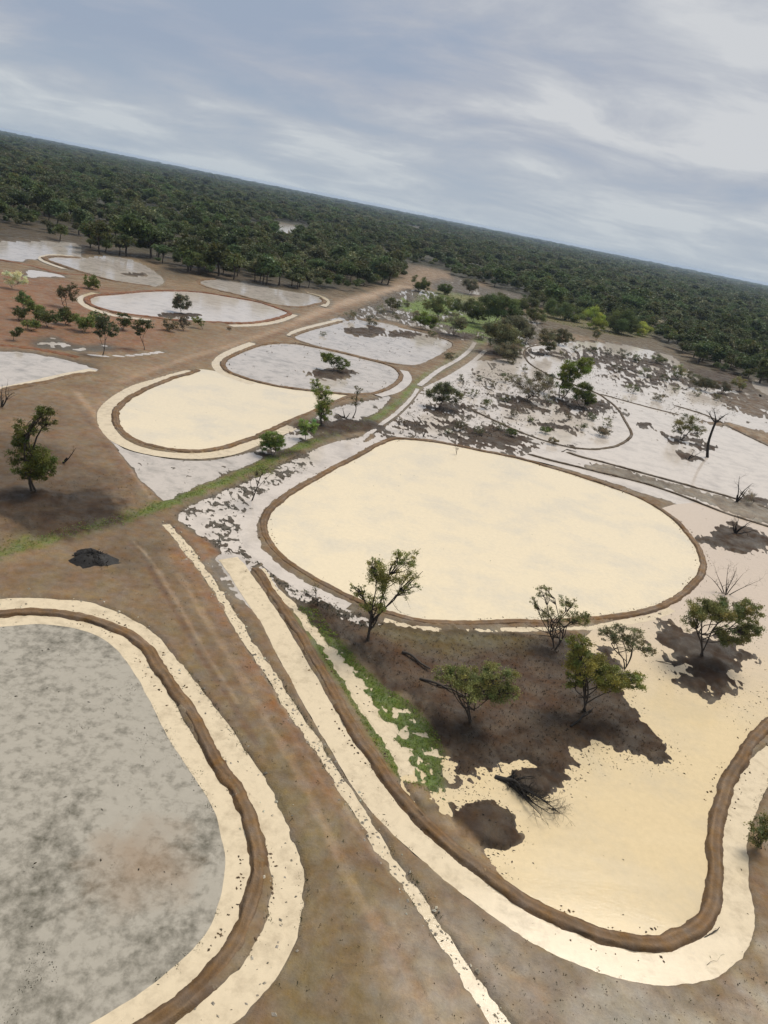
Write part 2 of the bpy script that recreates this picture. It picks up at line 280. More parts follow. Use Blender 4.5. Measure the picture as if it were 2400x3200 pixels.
MOUNDS = [ # (cx,cy,rx,ry) px, height, colour key
 (2210,2052,150,98,.55,'litter'),(2290,1682,92,36,.45,'litter'),(2330,1575,70,20,.3,'litter'),(2130,1372,62,18,.35,'litter'),(2160,1430,48,14,.3,'litter'),
 (2210,1400,42,14,.3,'litter'),(1045,1166,66,15,.35,'litter'),(1830,1270,75,22,.4,'litter'),(1665,1262,85,16,.4,'litter'),(1400,1278,60,16,.4,'litter'),
 (1540,1372,90,24,.5,'litter'),(1760,1335,60,14,.2,'litter'),(1850,1118,90,10,.3,'litter'),(2000,1145,100,15,.3,'litter'),(2030,1190,90,14,.15,'litter'),
 (2010,1330,30,10,.3,'litter'),(1510,2575,82,62,.45,'litter'),(1280,1045,45,7,.25,'litter'),(1140,1035,55,14,.22,'litter'),(1245,1045,40,9,.3,'litter'),(560,985,75,8,.3,'litter'),
 (1050,1330,120,22,.3,'litter'),(870,1420,60,12,.2,'litter'),(2370,1262,80,24,.4,'woodred'),(1420,1050,60,9,.25,'litter'),(1600,1105,70,16,.3,'litter'),
 (1880,1120,60,9,.3,'litter'),(420,858,40,5,.2,'litter'),(1660,2440,70,35,.25,'litter'),(200,1600,190,60,.3,'litter'),(1500,1010,90,30,.35,'grass'),
 (1340,960,70,22,.3,'grass'),(1700,1105,40,9,.3,'litter'),(2230,1190,90,26,.2,'litter'),(2330,1120,60,20,.2,'litter'),(1790,1390,30,6,.15,'litter'),(1350,1330,90,12,.12,'litter')]

# ------------------------------------------------------------------ ground: one sheet from under the camera to the horizon
NAZ = 820
dep = np.r_[np.arange(76, 4.6, -.126), np.geomspace(4.55, .19, 46)]
rr = CAM_H / np.tan(np.radians(dep))
azd = np.linspace(-60, 60, NAZ); azb = np.linspace(60, 300, 42)[1:-1]
az = np.radians(np.r_[azd, azb])
RRg, AZg = np.meshgrid(rr, az, indexing='ij')
X = (RRg * np.sin(AZg)).ravel(); Y = (RRg * np.cos(AZg)).ravel(); RADIUS = RRg.ravel()
DR = np.gradient(rr); DRg = np.repeat(DR, len(az))
warp = fbm(X, Y, 6., 4, 3) ; warpf = fbm(X, Y, 1.3, 3, 9); fine = fbm(X, Y, .55, 3, 5); mid = fbm(X, Y, 2.2, 4, 21); big = fbm(X, Y, 40., 4, 31)

C = dict(soil=(.200, .138, .077), track=(.235, .162, .096), red=(.22, .105, .055), litter=(.048, .031, .017), grass=(.12, .165, .035), olive=(.15, .125, .05),
         marsh=(.105, .085, .06), bed=(.25, .20, .13), wood=(.046, .042, .023), woodred=(.105, .072, .042), grey=(.20, .165, .12), orange=(.25, .135, .068))
C = {k: np.array(v) for k, v in C.items()}
Zg = .22 + .07 * big + .03 * mid + .012 * fine
T = np.tile(C['soil'], (len(X), 1)) * (1 + .10 * big[:, None])
def near(poly, margin):
    a = poly.min(0) - margin; b = poly.max(0) + margin
    return np.nonzero((X > a[0]) & (X < b[0]) & (Y > a[1]) & (Y < b[1]))[0]
def seg_dist(px, py, P, closed):
    d = np.full(len(px), 1e9); k = len(P)
    for i in range(k if closed else k - 1):
        a, b = P[i], P[(i + 1) % k]; v = b - a; l = max(v @ v, 1e-9)
        t = np.clip(((px - a[0]) * v[0] + (py - a[1]) * v[1]) / l, 0, 1)
        d = np.minimum(d, (px - a[0] - t * v[0]) ** 2 + (py - a[1] - t * v[1]) ** 2)
    return np.sqrt(d)
def inside(px, py, P):
    c = np.zeros(len(px), bool); k = len(P)
    for i in range(k):
        (x1, y1), (x2, y2) = P[i], P[i - 1]
        c ^= ((y1 > py) != (y2 > py)) & (px < (x2 - x1) * (py - y1) / (y2 - y1 + 1e-12) + x1)
    return c
def zone_poly(pts, edge=1.2, wamp=1.0, k=3, smooth=True):
    P = plan(pts, True, k, smooth); ix = near(P, edge * 3 + wamp * 2)
    d = seg_dist(X[ix], Y[ix], P, True); d = np.where(inside(X[ix], Y[ix], P), d, -d)
    d = d + wamp * warp[ix] + .3 * wamp * warpf[ix]
    return ix, sst(-edge, edge, d)
def zone_line(pts, width, edge=.35, wamp=.2):
    P = plan(pts, False, 4); ix = near(P, width + 3)
    d = seg_dist(X[ix], Y[ix], P, False); w = np.maximum(width, DRg[ix] * .9)
    e = np.maximum(edge, DRg[ix] * .4)
    return ix, 1 - sst(w / 2 - e, w / 2 + e, d + wamp * warpf[ix])
def blend(z=None, c=None, zone=None, k=1.0):
    ix, w = zone
    if z is not None: Zg[ix] = Zg[ix] * (1 - w) + (z[ix] if isinstance(z, np.ndarray) else z) * w
    if c is not None: T[ix] = T[ix] * (1 - w[:, None] * k) + (C[c] if isinstance(c, str) else c[ix]) * w[:, None] * k

# woodland floor beyond the cleared flat
EDGE_L = [(-500,712),(0,756),(130,757),(230,764),(280,790),(330,802),(400,806),(480,822),(560,858),(640,868),(720,878),(860,900),(960,914),(1100,912),(1190,900),(1255,872),(1290,852),(1340,846),(1420,864),(1500,886),(1570,912),(1650,945),(1700,968),(1790,994),(1860,1012),(1960,1030),(2050,1058),(2110,1098),(2170,1135),(2260,1170),(2400,1206),(2700,1280)]
WOODP = np.array([gp(*p) for p in EDGE_L]); WOODP = np.vstack([WOODP, [(9000, 9000), (9000, 14000), (-9000, 14000), (-9000, 2000)]])
ix = np.nonzero(RADIUS > 150)[0]
d = seg_dist(X[ix], Y[ix], WOODP, True); d = np.where(inside(X[ix], Y[ix], WOODP), d, -d) + 5 * warp[ix]
wd = sst(-6, 10, d); T[ix] = T[ix] * (1 - wd[:, None]) + (C['wood'] * (1 + .35 * big[ix, None]) ) * wd[:, None]
dry = wd * sst(-.1, .6, fbm(X[ix], Y[ix], 130., 3, 77) + .5 * sst(0, -120, X[ix])) * sst(700, 200, RADIUS[ix])
T[ix] = T[ix] * (1 - .7 * dry[:, None]) + C['woodred'] * .7 * dry[:, None]
# soil colours with shapes of their own
blend(c='red', zone=zone_poly(Z_RED, 6, 4), k=.6); blend(c=np.tile((.15, .10, .06), (len(X), 1)), zone=zone_poly([(-200,1240),(150,1230),(330,1330),(400,1500),(460,1580),(300,1610),(-200,1720)], 7, 5), k=.5)
blend(c='orange', zone=zone_line([(560,1740),(680,1900),(760,2030),(850,2180),(960,2360),(1040,2500)], 1.6, 1.2, .5), k=.75)
blend(c='orange', zone=zone_poly([(548,1652),(742,1722),(622,1757)], .6, .6), k=.6)
blend(c='red', zone=zone_line([(260,1220),(330,1225),(300,1290),(420,1480),(560,1580)], 2.5, 2, .8), k=.35)
blend(c='olive', zone=zone_poly([(700,2500),(900,2400),(1000,2600),(1100,2900),(1000,3200),(850,3200),(950,2850)], 5, 4), k=.45)
blend(c=np.tile((.36, .29, .205), (len(X), 1)), zone=zone_poly([(1200,2900),(1290,2900),(1400,3040),(1480,3250),(1340,3250),(1250,3050)], 2, 2), k=.75)
blend(c='grey', zone=zone_poly([(1500,2850),(1900,3080),(2400,3000),(2500,3300),(1700,3300)], 5, 4), k=.5)
blend(c=np.tile((.40, .345, .26), (len(X), 1)), zone=zone_poly([(1850,3110),(2000,3080),(2200,3090),(2320,3040),(2400,2950),(2500,3300),(1900,3300)], 1.5, 2.2), k=.8)
blend(c=np.tile((.30, .25, .19), (len(X), 1)), zone=zone_poly([(1500,2960),(1620,3000),(1720,3100),(1760,3260),(1640,3260)], 2.5, 2.5), k=.6)
blend(c='wood', zone=zone_poly([(1680,972),(1860,1008),(2050,1055),(2170,1130),(2400,1200),(2600,1260),(2500,1260),(2250,1205),(2100,1130),(2000,1088),(1850,1058),(1700,1030)], 5, 5), k=.62)
blend(c='wood', zone=zone_poly([(130,790),(330,800),(560,858),(860,900),(1100,912),(1230,885),(1180,925),(1000,930),(800,895),(560,880),(400,840)], 6, 6), k=.45)
blend(c='litter', zone=zone_poly([(-100,1400),(150,1400),(240,1450),(330,1520),(330,1560),(200,1600),(-100,1650)], 5, 4), k=.62)
blend(c='litter', zone=zone_poly([(350,1700),(420,1695),(500,1720),(440,1780),(350,1790)], 2.5, 2), k=.45)
# dirt track running from the near flat to the far woodland
TRACK = [(330,1300),(420,1180),(560,1120),(760,1060),(940,1000),(1070,950),(1180,925),(1260,900),(1330,860),(1360,845)]
blend(c='track', zone=zone_line(TRACK, 9, 3, 1.5), k=.8)
blend(c=np.tile((.38, .28, .19), (len(X), 1)), zone=zone_line([(930,1005),(1070,950),(1180,918),(1260,896)], 3.2, 1.2, .6), k=.75)
# wheel ruts and scrape marks
for p, w, c_, k_ in (([(400,1700),(453,1759),(520,1870),(575,1965),(632,2063),(723,2203),(800,2330)], .5, (.15, .09, .05), .8), ([(420,1700),(475,1759),(545,1870),(600,1965),(655,2060),(745,2200)], .3, (.34, .24, .15), .6),
     ([(560,1800),(640,1930),(720,2060),(820,2230),(930,2420),(1020,2600),(1120,2800),(1250,3000),(1350,3200)], .7, (.33, .23, .135), .5), ([(470,1900),(560,2010),(660,2150),(780,2350),(870,2500),(950,2700),(960,2900),(900,3100)], .8, (.18, .125, .06), .45),
     ([(740,1960),(830,2110),(930,2300),(1040,2480),(1150,2640),(1300,2800),(1500,2980),(1700,3120)], .6, (.32, .225, .135), .5), ([(690,1900),(790,2060),(880,2220),(1000,2420),(1100,2600),(1240,2780),(1400,2960)], .4, (.16, .10, .055), .5),
     ([(240,1230),(290,1290),(380,1420),(470,1560)], .5, (.34, .235, .145), .6), ([(215,1240),(262,1300),(340,1420),(430,1570)], .5, (.15, .10, .06), .5), ([(-50,1820),(150,1790),(350,1800),(430,1850)], .7, (.19, .13, .075), .5),
     ([(380,1195),(560,1130),(760,1070),(930,1010),(1070,955)], .7, (.34, .235, .145), .7), ([(400,1205),(570,1145),(770,1080),(940,1020),(1080,962)], .6, (.17, .105, .06), .6)):
    blend(c=np.tile(c_, (len(X), 1)), zone=zone_line(p, w, .25, .25), k=k_); blend(z=Zg - .05, zone=zone_line(p, w, .2, .2))
# ponds and flooded land
MARSH = -.020 + .085 * fine + .055 * mid
MARSHD = -.045 + .05 * mid + .05 * warpf
for k in 'AEGHIF':
    blend(-.30 + .03 * mid if k in 'AG' else -.085 + .05 * mid + .035 * fine, 'bed', zone_poly(Z_POND[k], .3, .15))
blend(-.3, 'bed', zone_poly(Z_C, .3, .15)); blend(-.3, 'bed', zone_poly(Z_B, 1.0, .5)); blend(-.11 + .055 * mid + .03 * fine, 'marsh', zone_poly(Z_D, .3, .1))
blend(-.075 + .06 * mid + .06 * warp + .06 * fine, 'marsh', zone_poly(Z_RIGHT, 1.2, 1))
blend(-.25, 'bed', zone_poly([(1620,1440),(1780,1465),(2000,1530),(2200,1585),(2300,1640),(2600,1760),(2600,1690),(2400,1640),(2281,1605),(2082,1530),(1865,1472),(1769,1448),(1682,1425)], .6, .4))
blend(-.22 + .03 * mid, 'bed', zone_poly([(1980,1300),(2060,1290),(2200,1340),(2420,1400),(2600,1460),(2600,1630),(2400,1585),(2180,1520),(1986,1466),(1830,1425),(1930,1400),(1985,1365)], 1.5, 1.2))
blend(-.2 + .03 * mid, 'bed', zone_poly([(1700,1340),(1800,1330),(1940,1310),(1965,1355),(1920,1390),(1830,1400),(1740,1385)], 1.5, 1.5))
blend(-.065 + .09 * mid + .10 * fine, 'marsh', zone_poly([(1700,1080),(1880,1085),(2060,1110),(2140,1170),(2150,1230),(2000,1240),(1880,1190),(1760,1120)], 3, 3))
blend(-.22 + .02 * mid, 'bed', zone_poly([(1650,1110),(1720,1110),(1780,1150),(1740,1172),(1690,1152),(1655,1130)], 1, 1))
blend(-.045 + .08 * mid + .10 * fine, 'marsh', zone_poly([(1290,1262),(1400,1200),(1520,1130),(1600,1140),(1680,1190),(1700,1260),(1620,1330),(1500,1360),(1330,1378),(1180,1372),(1230,1320)], 2, 2))
blend(.0 + .10 * mid + .10 * fine, 'marsh', zone_poly(Z_CEN, 3, 3))
blend(-.05 + .07 * mid + .03 * fine, 'marsh', zone_poly(Z_TRI, .5, .3)); blend(MARSH, 'marsh', zone_poly(Z_SPK, .6, .5)); blend(MARSH + .01, 'marsh', zone_poly(Z_SPK2, .6, .4))
blend(-.15, 'bed', zone_poly([(1005,1400),(1060,1378),(1105,1385),(1075,1415),(1010,1445),(985,1430)], 1, .8))
blend(-.02 + .05 * mid + .05 * fine, 'grey', zone_poly([(640,1760),(720,1745),(780,1850),(790,1900),(730,1870)], .7, .6))
for z in (Z_FAR1, Z_FAR2, Z_K): blend(-.07 + .06 * mid + .04 * warp, 'marsh', zone_poly(z, 2, 1.5))
blend(-.0 + .08 * mid, 'marsh', zone_poly(Z_K2, 1.5, 1.5)); blend(.02 + .1 * mid, 'marsh', zone_poly(Z_FARLIT, 4, 3))
for p in ([(2340,1190),(2420,1195),(2500,1240),(2400,1236)], [(845,705),(900,700),(960,715),(905,732),(850,728)], [(1260,704),(1340,716),(1430,738),(1425,744),(1330,728),(1255,712)], [(1000,700),(1040,722),(985,716)],
          [(110,512),(230,520),(300,540),(200,545)], [(1100,800),(1160,808),(1150,818),(1100,812)], [(40,620),(110,625),(90,640)], [(380,585),(430,592),(400,600)]):
    blend(-.25, 'bed', zone_poly(p, 2, 3 if gp(*p[0])[1] < 400 else 8, 3))
# grass
blend(c='olive', zone=zone_line(GREEN, 3.0, 1.0, .9), k=.6); blend(c='grass', zone=zone_line(GREEN, 1.5, .7, .9), k=.8); blend(z=.12 + .08 * mid, zone=zone_line(GREEN, 1.6, .6, .4))
blend(c='grass', zone=zone_poly(Z_GRASS1, 4, 5), k=.5); blend(c='olive', zone=zone_poly(Z_GRASS2, 4, 3), k=.8)
blend(c='olive', zone=zone_line([(-150,1765),(0,1715),(217,1655),(395,1610)], 3.5, 1.2, .8), k=.4)
blend(.015 + .10 * fine + .05 * mid, 'grass', zone_poly(Z_GREENM, .8, .6))
# channels scraped beside the banks
for p, w, zz, rag in ((B_CH, 2.15, -.3, .12), (D_IN, 1.65, -.26, .10), (D_OUT, 1.85, -.24, .16), (C_CH, 2.1, -.3, .12), (THIN, 1.0, -.12, .28), (A_OUT, 1.9, -.10, .35), (A_OUT2, .9, -.1, .3),
               (BGREEN_CH, .85, -.22, .3), (E_CHL, 1.9, -.25, .12), (E_CHR, 2.2, -.25, .12), (G_CHL, 2.4, -.25, .12), (G_CHR, 2.4, -.25, .1), (K_CH, 2.0, -.2, .15), ([(1010,958),(1022,944),(1008,928),(960,914)], 2.2, -.25, .1), ([(230,800),(165,796),(132,805),(140,818),(200,840)], 2.2, -.25, .1), ([(905,1050),(930,1034),(993,1016),(1065,999)], 2.0, -.25, .1), (LINE2, .8, -.15, .25), (LINE3, 1.2, -.2, .2), (LINE4, 1.2, -.2, .2), (K_LINE, 1.4, -.15, .2)):
    blend(zz + .08 * fine + .05 * mid, 'bed', zone_line(p, w * 1.06, .45, rag * .9))
# islands and heaps of leaf litter
SHORE = np.zeros(len(X))
def isle(zone, h, key):
    ix, w = zone; hh = h + .10 * mid[ix] + .04 * fine[ix]; e_ = 4 * w * (1 - w); SHORE[ix] = np.maximum(SHORE[ix], np.where(w < .85, np.sqrt(e_), 0))
    zz = Zg[ix] * (1 - w) + hh * w + e_ * (.15 * mid[ix] + .19 * fine[ix])
    Zg[ix] = np.where(w > .02, np.maximum(Zg[ix], zz), Zg[ix]); k = np.clip(w * 2.2, 0, 1)[:, None]
    T[ix] = T[ix] * (1 - k) + C[key] * (1 + .3 * warpf[ix, None] + .25 * warp[ix, None]) * k
isle(zone_poly(Z_ISLE, 2.6, 2.2), .30, 'litter')
ix, w = zone_poly([(1130,1960),(1350,2000),(1500,2010),(1650,2040),(1700,2150),(1600,2300),(1500,2320),(1380,2220),(1250,2120)], 3, 3)
T[ix] = T[ix] * (1 - .55 * w[:, None]) + np.array((.105, .064, .036)) * .55 * w[:, None]
ix, w = zone_poly([(1180,1965),(1400,1985),(1600,1990),(1700,2010),(1400,2040),(1250,2010)], 2, 2); T[ix] = T[ix] * (1 - .5 * w[:, None]) + C['olive'] * .5 * w[:, None]
for cx, cy, rx, ry, h, key in MOUNDS:
    th = np.linspace(0, 2 * math.pi, 14, endpoint=False)
    pts = [(cx + rx * math.cos(t), cy + ry * math.sin(t)) for t in th]
    sz = np.ptp(plan(pts, True, 1, False), axis=0).min()
    brk = cx > 1240 and cy < 1440 and key == 'litter'
    isle(zone_poly(pts, sz * (.42 if brk else .28), sz * (.26 if brk else .27), 2), h * (.42 if brk else .9), key)
isle(zone_poly([(1270,2450),(1330,2470),(1400,2560),(1480,2640),(1570,2740),(1540,2740),(1400,2640),(1300,2540)], .6, .3), .22, 'soil')
isle(zone_poly([(1850,1470),(1900,1456),(2080,1506),(2280,1560),(2480,1610),(2480,1665),(2281,1600),(2082,1528)], 1.2, 1.), .16, 'grey')
isle(zone_poly([(2200,1322),(2260,1322),(2400,1352),(2520,1380),(2520,1440),(2400,1390),(2290,1340)], 1.5, 1), .25, 'soil')
wet = sst(.10, .0, Zg) * (RADIUS < 330); T = T * (1 - .35 * wet[:, None]) + np.array((.14, .12, .095)) * .35 * wet[:, None] * .8   # damp margin
Zg[RADIUS > 330] = np.where(Zg[RADIUS > 330] > 0, .25, Zg[RADIUS > 330])
nr, na = len(rr), len(az)
V = np.c_[X, Y, Zg]
I = np.arange(nr * na).reshape(nr, na); J = np.roll(I, -1, axis=1)
F = np.stack([I[:-1], J[:-1], J[1:], I[1:]], -1).reshape(-1, 4)
# orientation: outward rows, azimuth clockwise -> flip for upward normals
me = mesh_np('ground', V, F[:, ::-1], T)
if me.polygons[1000].normal.z < 0: me.flip_normals()
ground = link('ground', me, SOIL, kind='structure', label='bare brown flood plain with dark litter, grass strips and woodland floor')
def zground(x, y):
    r = math.hypot(x, y); a = math.degrees(math.atan2(x, y))
    i = int(np.clip(np.searchsorted(rr, r), 0, nr - 1)); j = int(np.clip(round((a + 60) / 120 * (NAZ - 1)), 0, NAZ - 1))
    return float(Zg[i * na + j])

# ------------------------------------------------------------------ water sheets
def sheet(name, poly, z, m, label):
    P = [Vector((x, y, 0)) for x, y in poly]
    tri = tessellate_polygon([P])
    me = bpy.data.meshes.new(name); me.from_pydata([(p.x, p.y, z) for p in P], [], [t for t in tri]); me.update()
    if me.polygons and me.polygons[0].normal.z < 0: me.flip_normals()
    return link(name, me, m, kind='structure', label=label)
sheet('pond_water', plan(A_BANK, True), .004, CREAM, 'cream clay water filling the big central pond')
sheet('pond_water', plan(Z_B, True, 2), .0, YELLOW, 'yellow clay water filling the near pond around the brown island')
sheet('pond_water', plan(Z_C, True), .004, CREAM, 'cream clay water filling the oval pond beside the track')
sheet('pond_water', plan(Z_D, False, 3), .004, MURK, 'murky grey pond water with submerged weed beside the curved bank')
sheet('pond_water', plan(E_BANK, True), .008, GREYW, 'grey water of the small oval pond with a tree standing in it')
sheet('pond_water', plan(F_BANK + F_TOP, True), .004, GREYW, 'grey shallow water of the pond beyond the small oval pond')
sheet('pond_water', plan(G_BANK, True), .008, PALEW, 'pale water of the far oval pond with a round grey tree')
sheet('pond_water', plan(H_BANK + H_TOP, True), .004, GREYW, 'dull water of the far pond under the woodland edge')
sheet('pond_water', plan(I_BANK + I_TOP, True), .004, GREYW, 'grey water of the farthest pond with a pointed end')
def dil(pts, d):                                        # a little wider than the hollow it fills
    P = plan(pts, True, 3); c = P.mean(0); return c + (P - c) * (1 + d / np.maximum(np.hypot(*(P - c).T), 1e-6))[:, None]
sheet('flood_water', dil(Z_RIGHT, .5), -.004, PALEW, 'pale flood water spread among trees beyond the central pond')
sheet('flood_water', dil(Z_TRI, .6), -.008, GREYW, 'grey flood water in the triangular flat beside the grass strip')
sheet('flood_water', dil(Z_SPK, .6), -.004, PALEW, 'pale flood water between tussocks beside the central pond bank')
sheet('flood_water', dil(Z_SPK2, .5), -.012, PALEW, 'pale flood water between the two near banks')
sheet('flood_water', dil(Z_GREENM, .4), -.008, STRIP, 'cream flood water among the bright green weeds')
sheet('flood_water', dil([(640,1760),(720,1745),(780,1850),(790,1900),(730,1870)], .5), -.016, GREYW, 'thin grey puddle beside the narrow stony ditch')
sheet('flood_water', dil(Z_CEN, 2), -.012, GREYW, 'grey flood water under the trees at the end of the grass strip')
sheet('flood_water', dil(Z_K, 1), -.004, GREYW, 'pinkish grey flood water behind the red bank')
sheet('flood_water', dil(Z_K2, 1), -.008, GREYW, 'small grey flood puddle behind the red bank')
sheet('flood_water', dil(Z_FAR1, 3), -.004, GREYW, 'grey flood water under the far woodland trees')
sheet('flood_water', dil(Z_FAR2, 2), -.004, PALEW, 'thin white flood sliver beside the pale tree')
sheet('flood_water', dil(Z_FARLIT, 3), -.004, PALEW, 'pale flood water at the far end of the track')
for p, l in (([(2340,1190),(2420,1195),(2500,1240),(2400,1236)], 'pale flood water below the dense woodland'), ([(845,705),(900,700),(960,715),(905,732),(850,728)], 'white glint of flood water inside the woodland'),
          ([(1260,704),(1340,716),(1430,738),(1425,744),(1330,728),(1255,712)], 'long white sliver of flood water far off in the woodland'), ([(110,512),(230,520),(300,540),(200,545)], 'grey clearing of water far off in the woodland'),
          ([(1100,800),(1160,808),(1150,818),(1100,812)], 'small pale puddle in the woodland beside the track')):
    sheet('flood_water', dil(p, 12), -.004, PALEW, l)
def ribbon(name, pts, w, z, m, label, rag=.12):
    P = resample(plan(pts), False, .4); t = np.gradient(P, axis=0); t /= np.hypot(*t.T)[:, None]; nn = np.c_[-t[:, 1], t[:, 0]]
    s = np.arange(len(P)) * .4
    a = P + nn * (w / 2 + rag * fbm(s, s * 0, 2., 3, 41))[:, None]; b = P - nn * (w / 2 + rag * fbm(s, s * 0 + 9, 2., 3, 43))[:, None]
    v = np.vstack([np.c_[a, np.full(len(a), z)], np.c_[b, np.full(len(b), z)]]); k = len(P); i = np.arange(k - 1)
    me = mesh_np(name, v, np.c_[i, i + k, i + k + 1, i + 1])
    if me.polygons[0].normal.z < 0: me.flip_normals()
    return link(name, me, m, kind='structure', label=label)
ribbon('channel_water', B_CH, 2.5, .008, STRIP, 'cream channel outside the winding near bank')
ribbon('channel_water', D_IN, 1.8, .012, STRIP, 'cream channel inside the bank of the murky pond')
ribbon('channel_water', D_OUT, 2.2, .008, STRIP, 'cream channel outside the bank of the murky pond')
ribbon('channel_water', C_CH, 2.4, .008, STRIP, 'cream channel round the oval pond')
ribbon('channel_water', THIN, 1.1, .012, STRIP, 'narrow stony ditch of pale water down the middle of the dirt flat', .2)
ribbon('channel_water', A_OUT, 2.2, .008, PALEW, 'pale channel outside the central pond bank', .2)
ribbon('channel_water', A_OUT2, 1.1, .012, STRIP, 'narrow pale channel below the central pond bank', .2)
ribbon('channel_water', BGREEN_CH, 1.0, .004, STRIP, 'cream channel through the bright green weeds', .2)
ribbon('channel_water', E_CHL, 2.2, .012, STRIP, 'pale channel round the end of the small oval pond')
ribbon('channel_water', E_CHR, 2.6, .012, PALEW, 'pale channel between the small oval pond and the grass strip')
ribbon('channel_water', G_CHL, 2.8, .012, STRIP, 'pale channel round the end of the far oval pond')
ribbon('channel_water', G_CHR, 2.8, .012, STRIP, 'pale channel between the far oval pond and the track')
ribbon('channel_water', [(1010,958),(1022,944),(1008,928),(960,914)], 2.4, .012, STRIP, 'pale channel round the tip of the far pond under the woodland')
ribbon('channel_water', [(230,800),(165,796),(132,805),(140,818),(200,840)], 2.4, .012, STRIP, 'pale channel round the pointed end of the farthest pond')
ribbon('channel_water', [(905,1050),(930,1034),(993,1016),(1065,999)], 2.2, .012, STRIP, 'pale channel along the track side of the pond beyond the small oval pond')
ribbon('channel_water', K_CH, 2.2, .008, STRIP, 'pale channel along the low bank beside the track')
ribbon('channel_water', LINE2, 1.0, .016, PALEW, 'pale wheel rut beside the grass strip')
ribbon('channel_water', LINE3, 1.5, .016, PALEW, 'pale ditch on the pond side of the rutted lane')
ribbon('channel_water', LINE4, 1.5, .016, PALEW, 'pale ditch on the tree side of the rutted lane')
ribbon('channel_water', K_LINE, 1.7, .008, PALEW, 'pinkish ditch below the slender trees')

# ------------------------------------------------------------------ earth banks
def bank(pts, w, h, col, label, closed=False, step=.3, lip=0.0):
    P = resample(plan(pts, closed), closed, step); k = len(P)
    t = (np.roll(P, -1, 0) - np.roll(P, 1, 0)) if closed else np.gradient(P, axis=0); t /= np.maximum(np.hypot(*t.T), 1e-9)[:, None]; nn = np.c_[-t[:, 1], t[:, 0]]
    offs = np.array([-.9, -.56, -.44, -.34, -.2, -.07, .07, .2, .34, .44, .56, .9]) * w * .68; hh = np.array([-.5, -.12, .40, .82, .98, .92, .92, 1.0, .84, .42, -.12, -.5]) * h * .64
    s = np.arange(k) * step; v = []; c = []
    tone = np.array([.72, .75, .80, .92, 1.25, 1.0, .95, 1.28, .95, .80, .75, .72])  # pale wheel stripes on the crest; flanks darkened as painted side shading
    for j, (o, z) in enumerate(zip(offs, hh)):
        q = P + nn * (o + .075 * w * fbm(P[:, 0] + j * 3.1, P[:, 1], 1.0, 4, 51) * (1.5 if j in (1, 2, 9, 10) else .8) + .10 * w * fbm(P[:, 0], P[:, 1], 4., 2, 57))[:, None]
        end = np.ones(k) if closed else sst(0, 1.5, s) * sst(0, 1.5, s[-1] - s)
        zz = z * (1 + .34 * fbm(q[:, 0], q[:, 1], 1.6, 4, 61)) * (.25 + .75 * end) - .15 * (1 - end) + .045 * fbm(q[:, 0], q[:, 1], .45, 3, 5)
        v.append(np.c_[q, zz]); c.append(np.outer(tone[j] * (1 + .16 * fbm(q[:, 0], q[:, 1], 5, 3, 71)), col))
    m = len(offs); v = np.stack(v, 1).reshape(-1, 3); c = np.stack(c, 1).reshape(-1, 3)
    I = np.arange(k * m).reshape(k, m); I2 = np.roll(I, -1, 0) if closed else I[1:]; I1 = I if closed else I[:-1]
    F = np.stack([I1[:, :-1], I1[:, 1:], I2[:, 1:], I2[:, :-1]], -1).reshape(-1, 4)
    me = mesh_np('earth_bank', v, F, np.clip(c, .01, 1))
    if me.polygons[5].normal.z < 0: me.flip_normals()
    return link('earth_bank', me, BANK, kind='structure', label=label)
BR = (.158, .098, .050); DK = (.095, .068, .040); RD = (.18, .082, .040)
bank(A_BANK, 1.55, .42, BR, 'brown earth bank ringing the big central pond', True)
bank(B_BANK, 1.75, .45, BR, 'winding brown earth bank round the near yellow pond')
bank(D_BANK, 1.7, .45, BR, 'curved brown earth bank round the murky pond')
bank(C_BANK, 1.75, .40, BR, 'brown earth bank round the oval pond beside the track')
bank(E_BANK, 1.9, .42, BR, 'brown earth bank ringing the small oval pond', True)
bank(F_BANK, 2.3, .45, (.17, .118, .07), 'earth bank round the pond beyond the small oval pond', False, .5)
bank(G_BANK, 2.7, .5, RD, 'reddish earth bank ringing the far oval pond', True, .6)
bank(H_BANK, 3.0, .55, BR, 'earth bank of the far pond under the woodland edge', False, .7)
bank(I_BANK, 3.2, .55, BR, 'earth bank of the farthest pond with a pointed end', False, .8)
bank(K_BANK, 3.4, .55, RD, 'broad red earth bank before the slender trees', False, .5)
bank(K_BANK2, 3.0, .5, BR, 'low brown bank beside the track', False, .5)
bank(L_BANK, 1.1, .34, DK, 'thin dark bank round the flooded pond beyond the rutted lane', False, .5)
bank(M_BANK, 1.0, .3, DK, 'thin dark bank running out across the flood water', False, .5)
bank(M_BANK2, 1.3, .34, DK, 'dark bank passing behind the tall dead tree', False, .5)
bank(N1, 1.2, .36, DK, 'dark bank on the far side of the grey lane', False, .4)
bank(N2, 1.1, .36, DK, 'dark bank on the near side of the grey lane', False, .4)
bank([(-120,800),(0,813),(96,832),(193,856),(290,862)], 3.6, .5, RD, 'red earth road bank beside the farthest pond', False, .8)

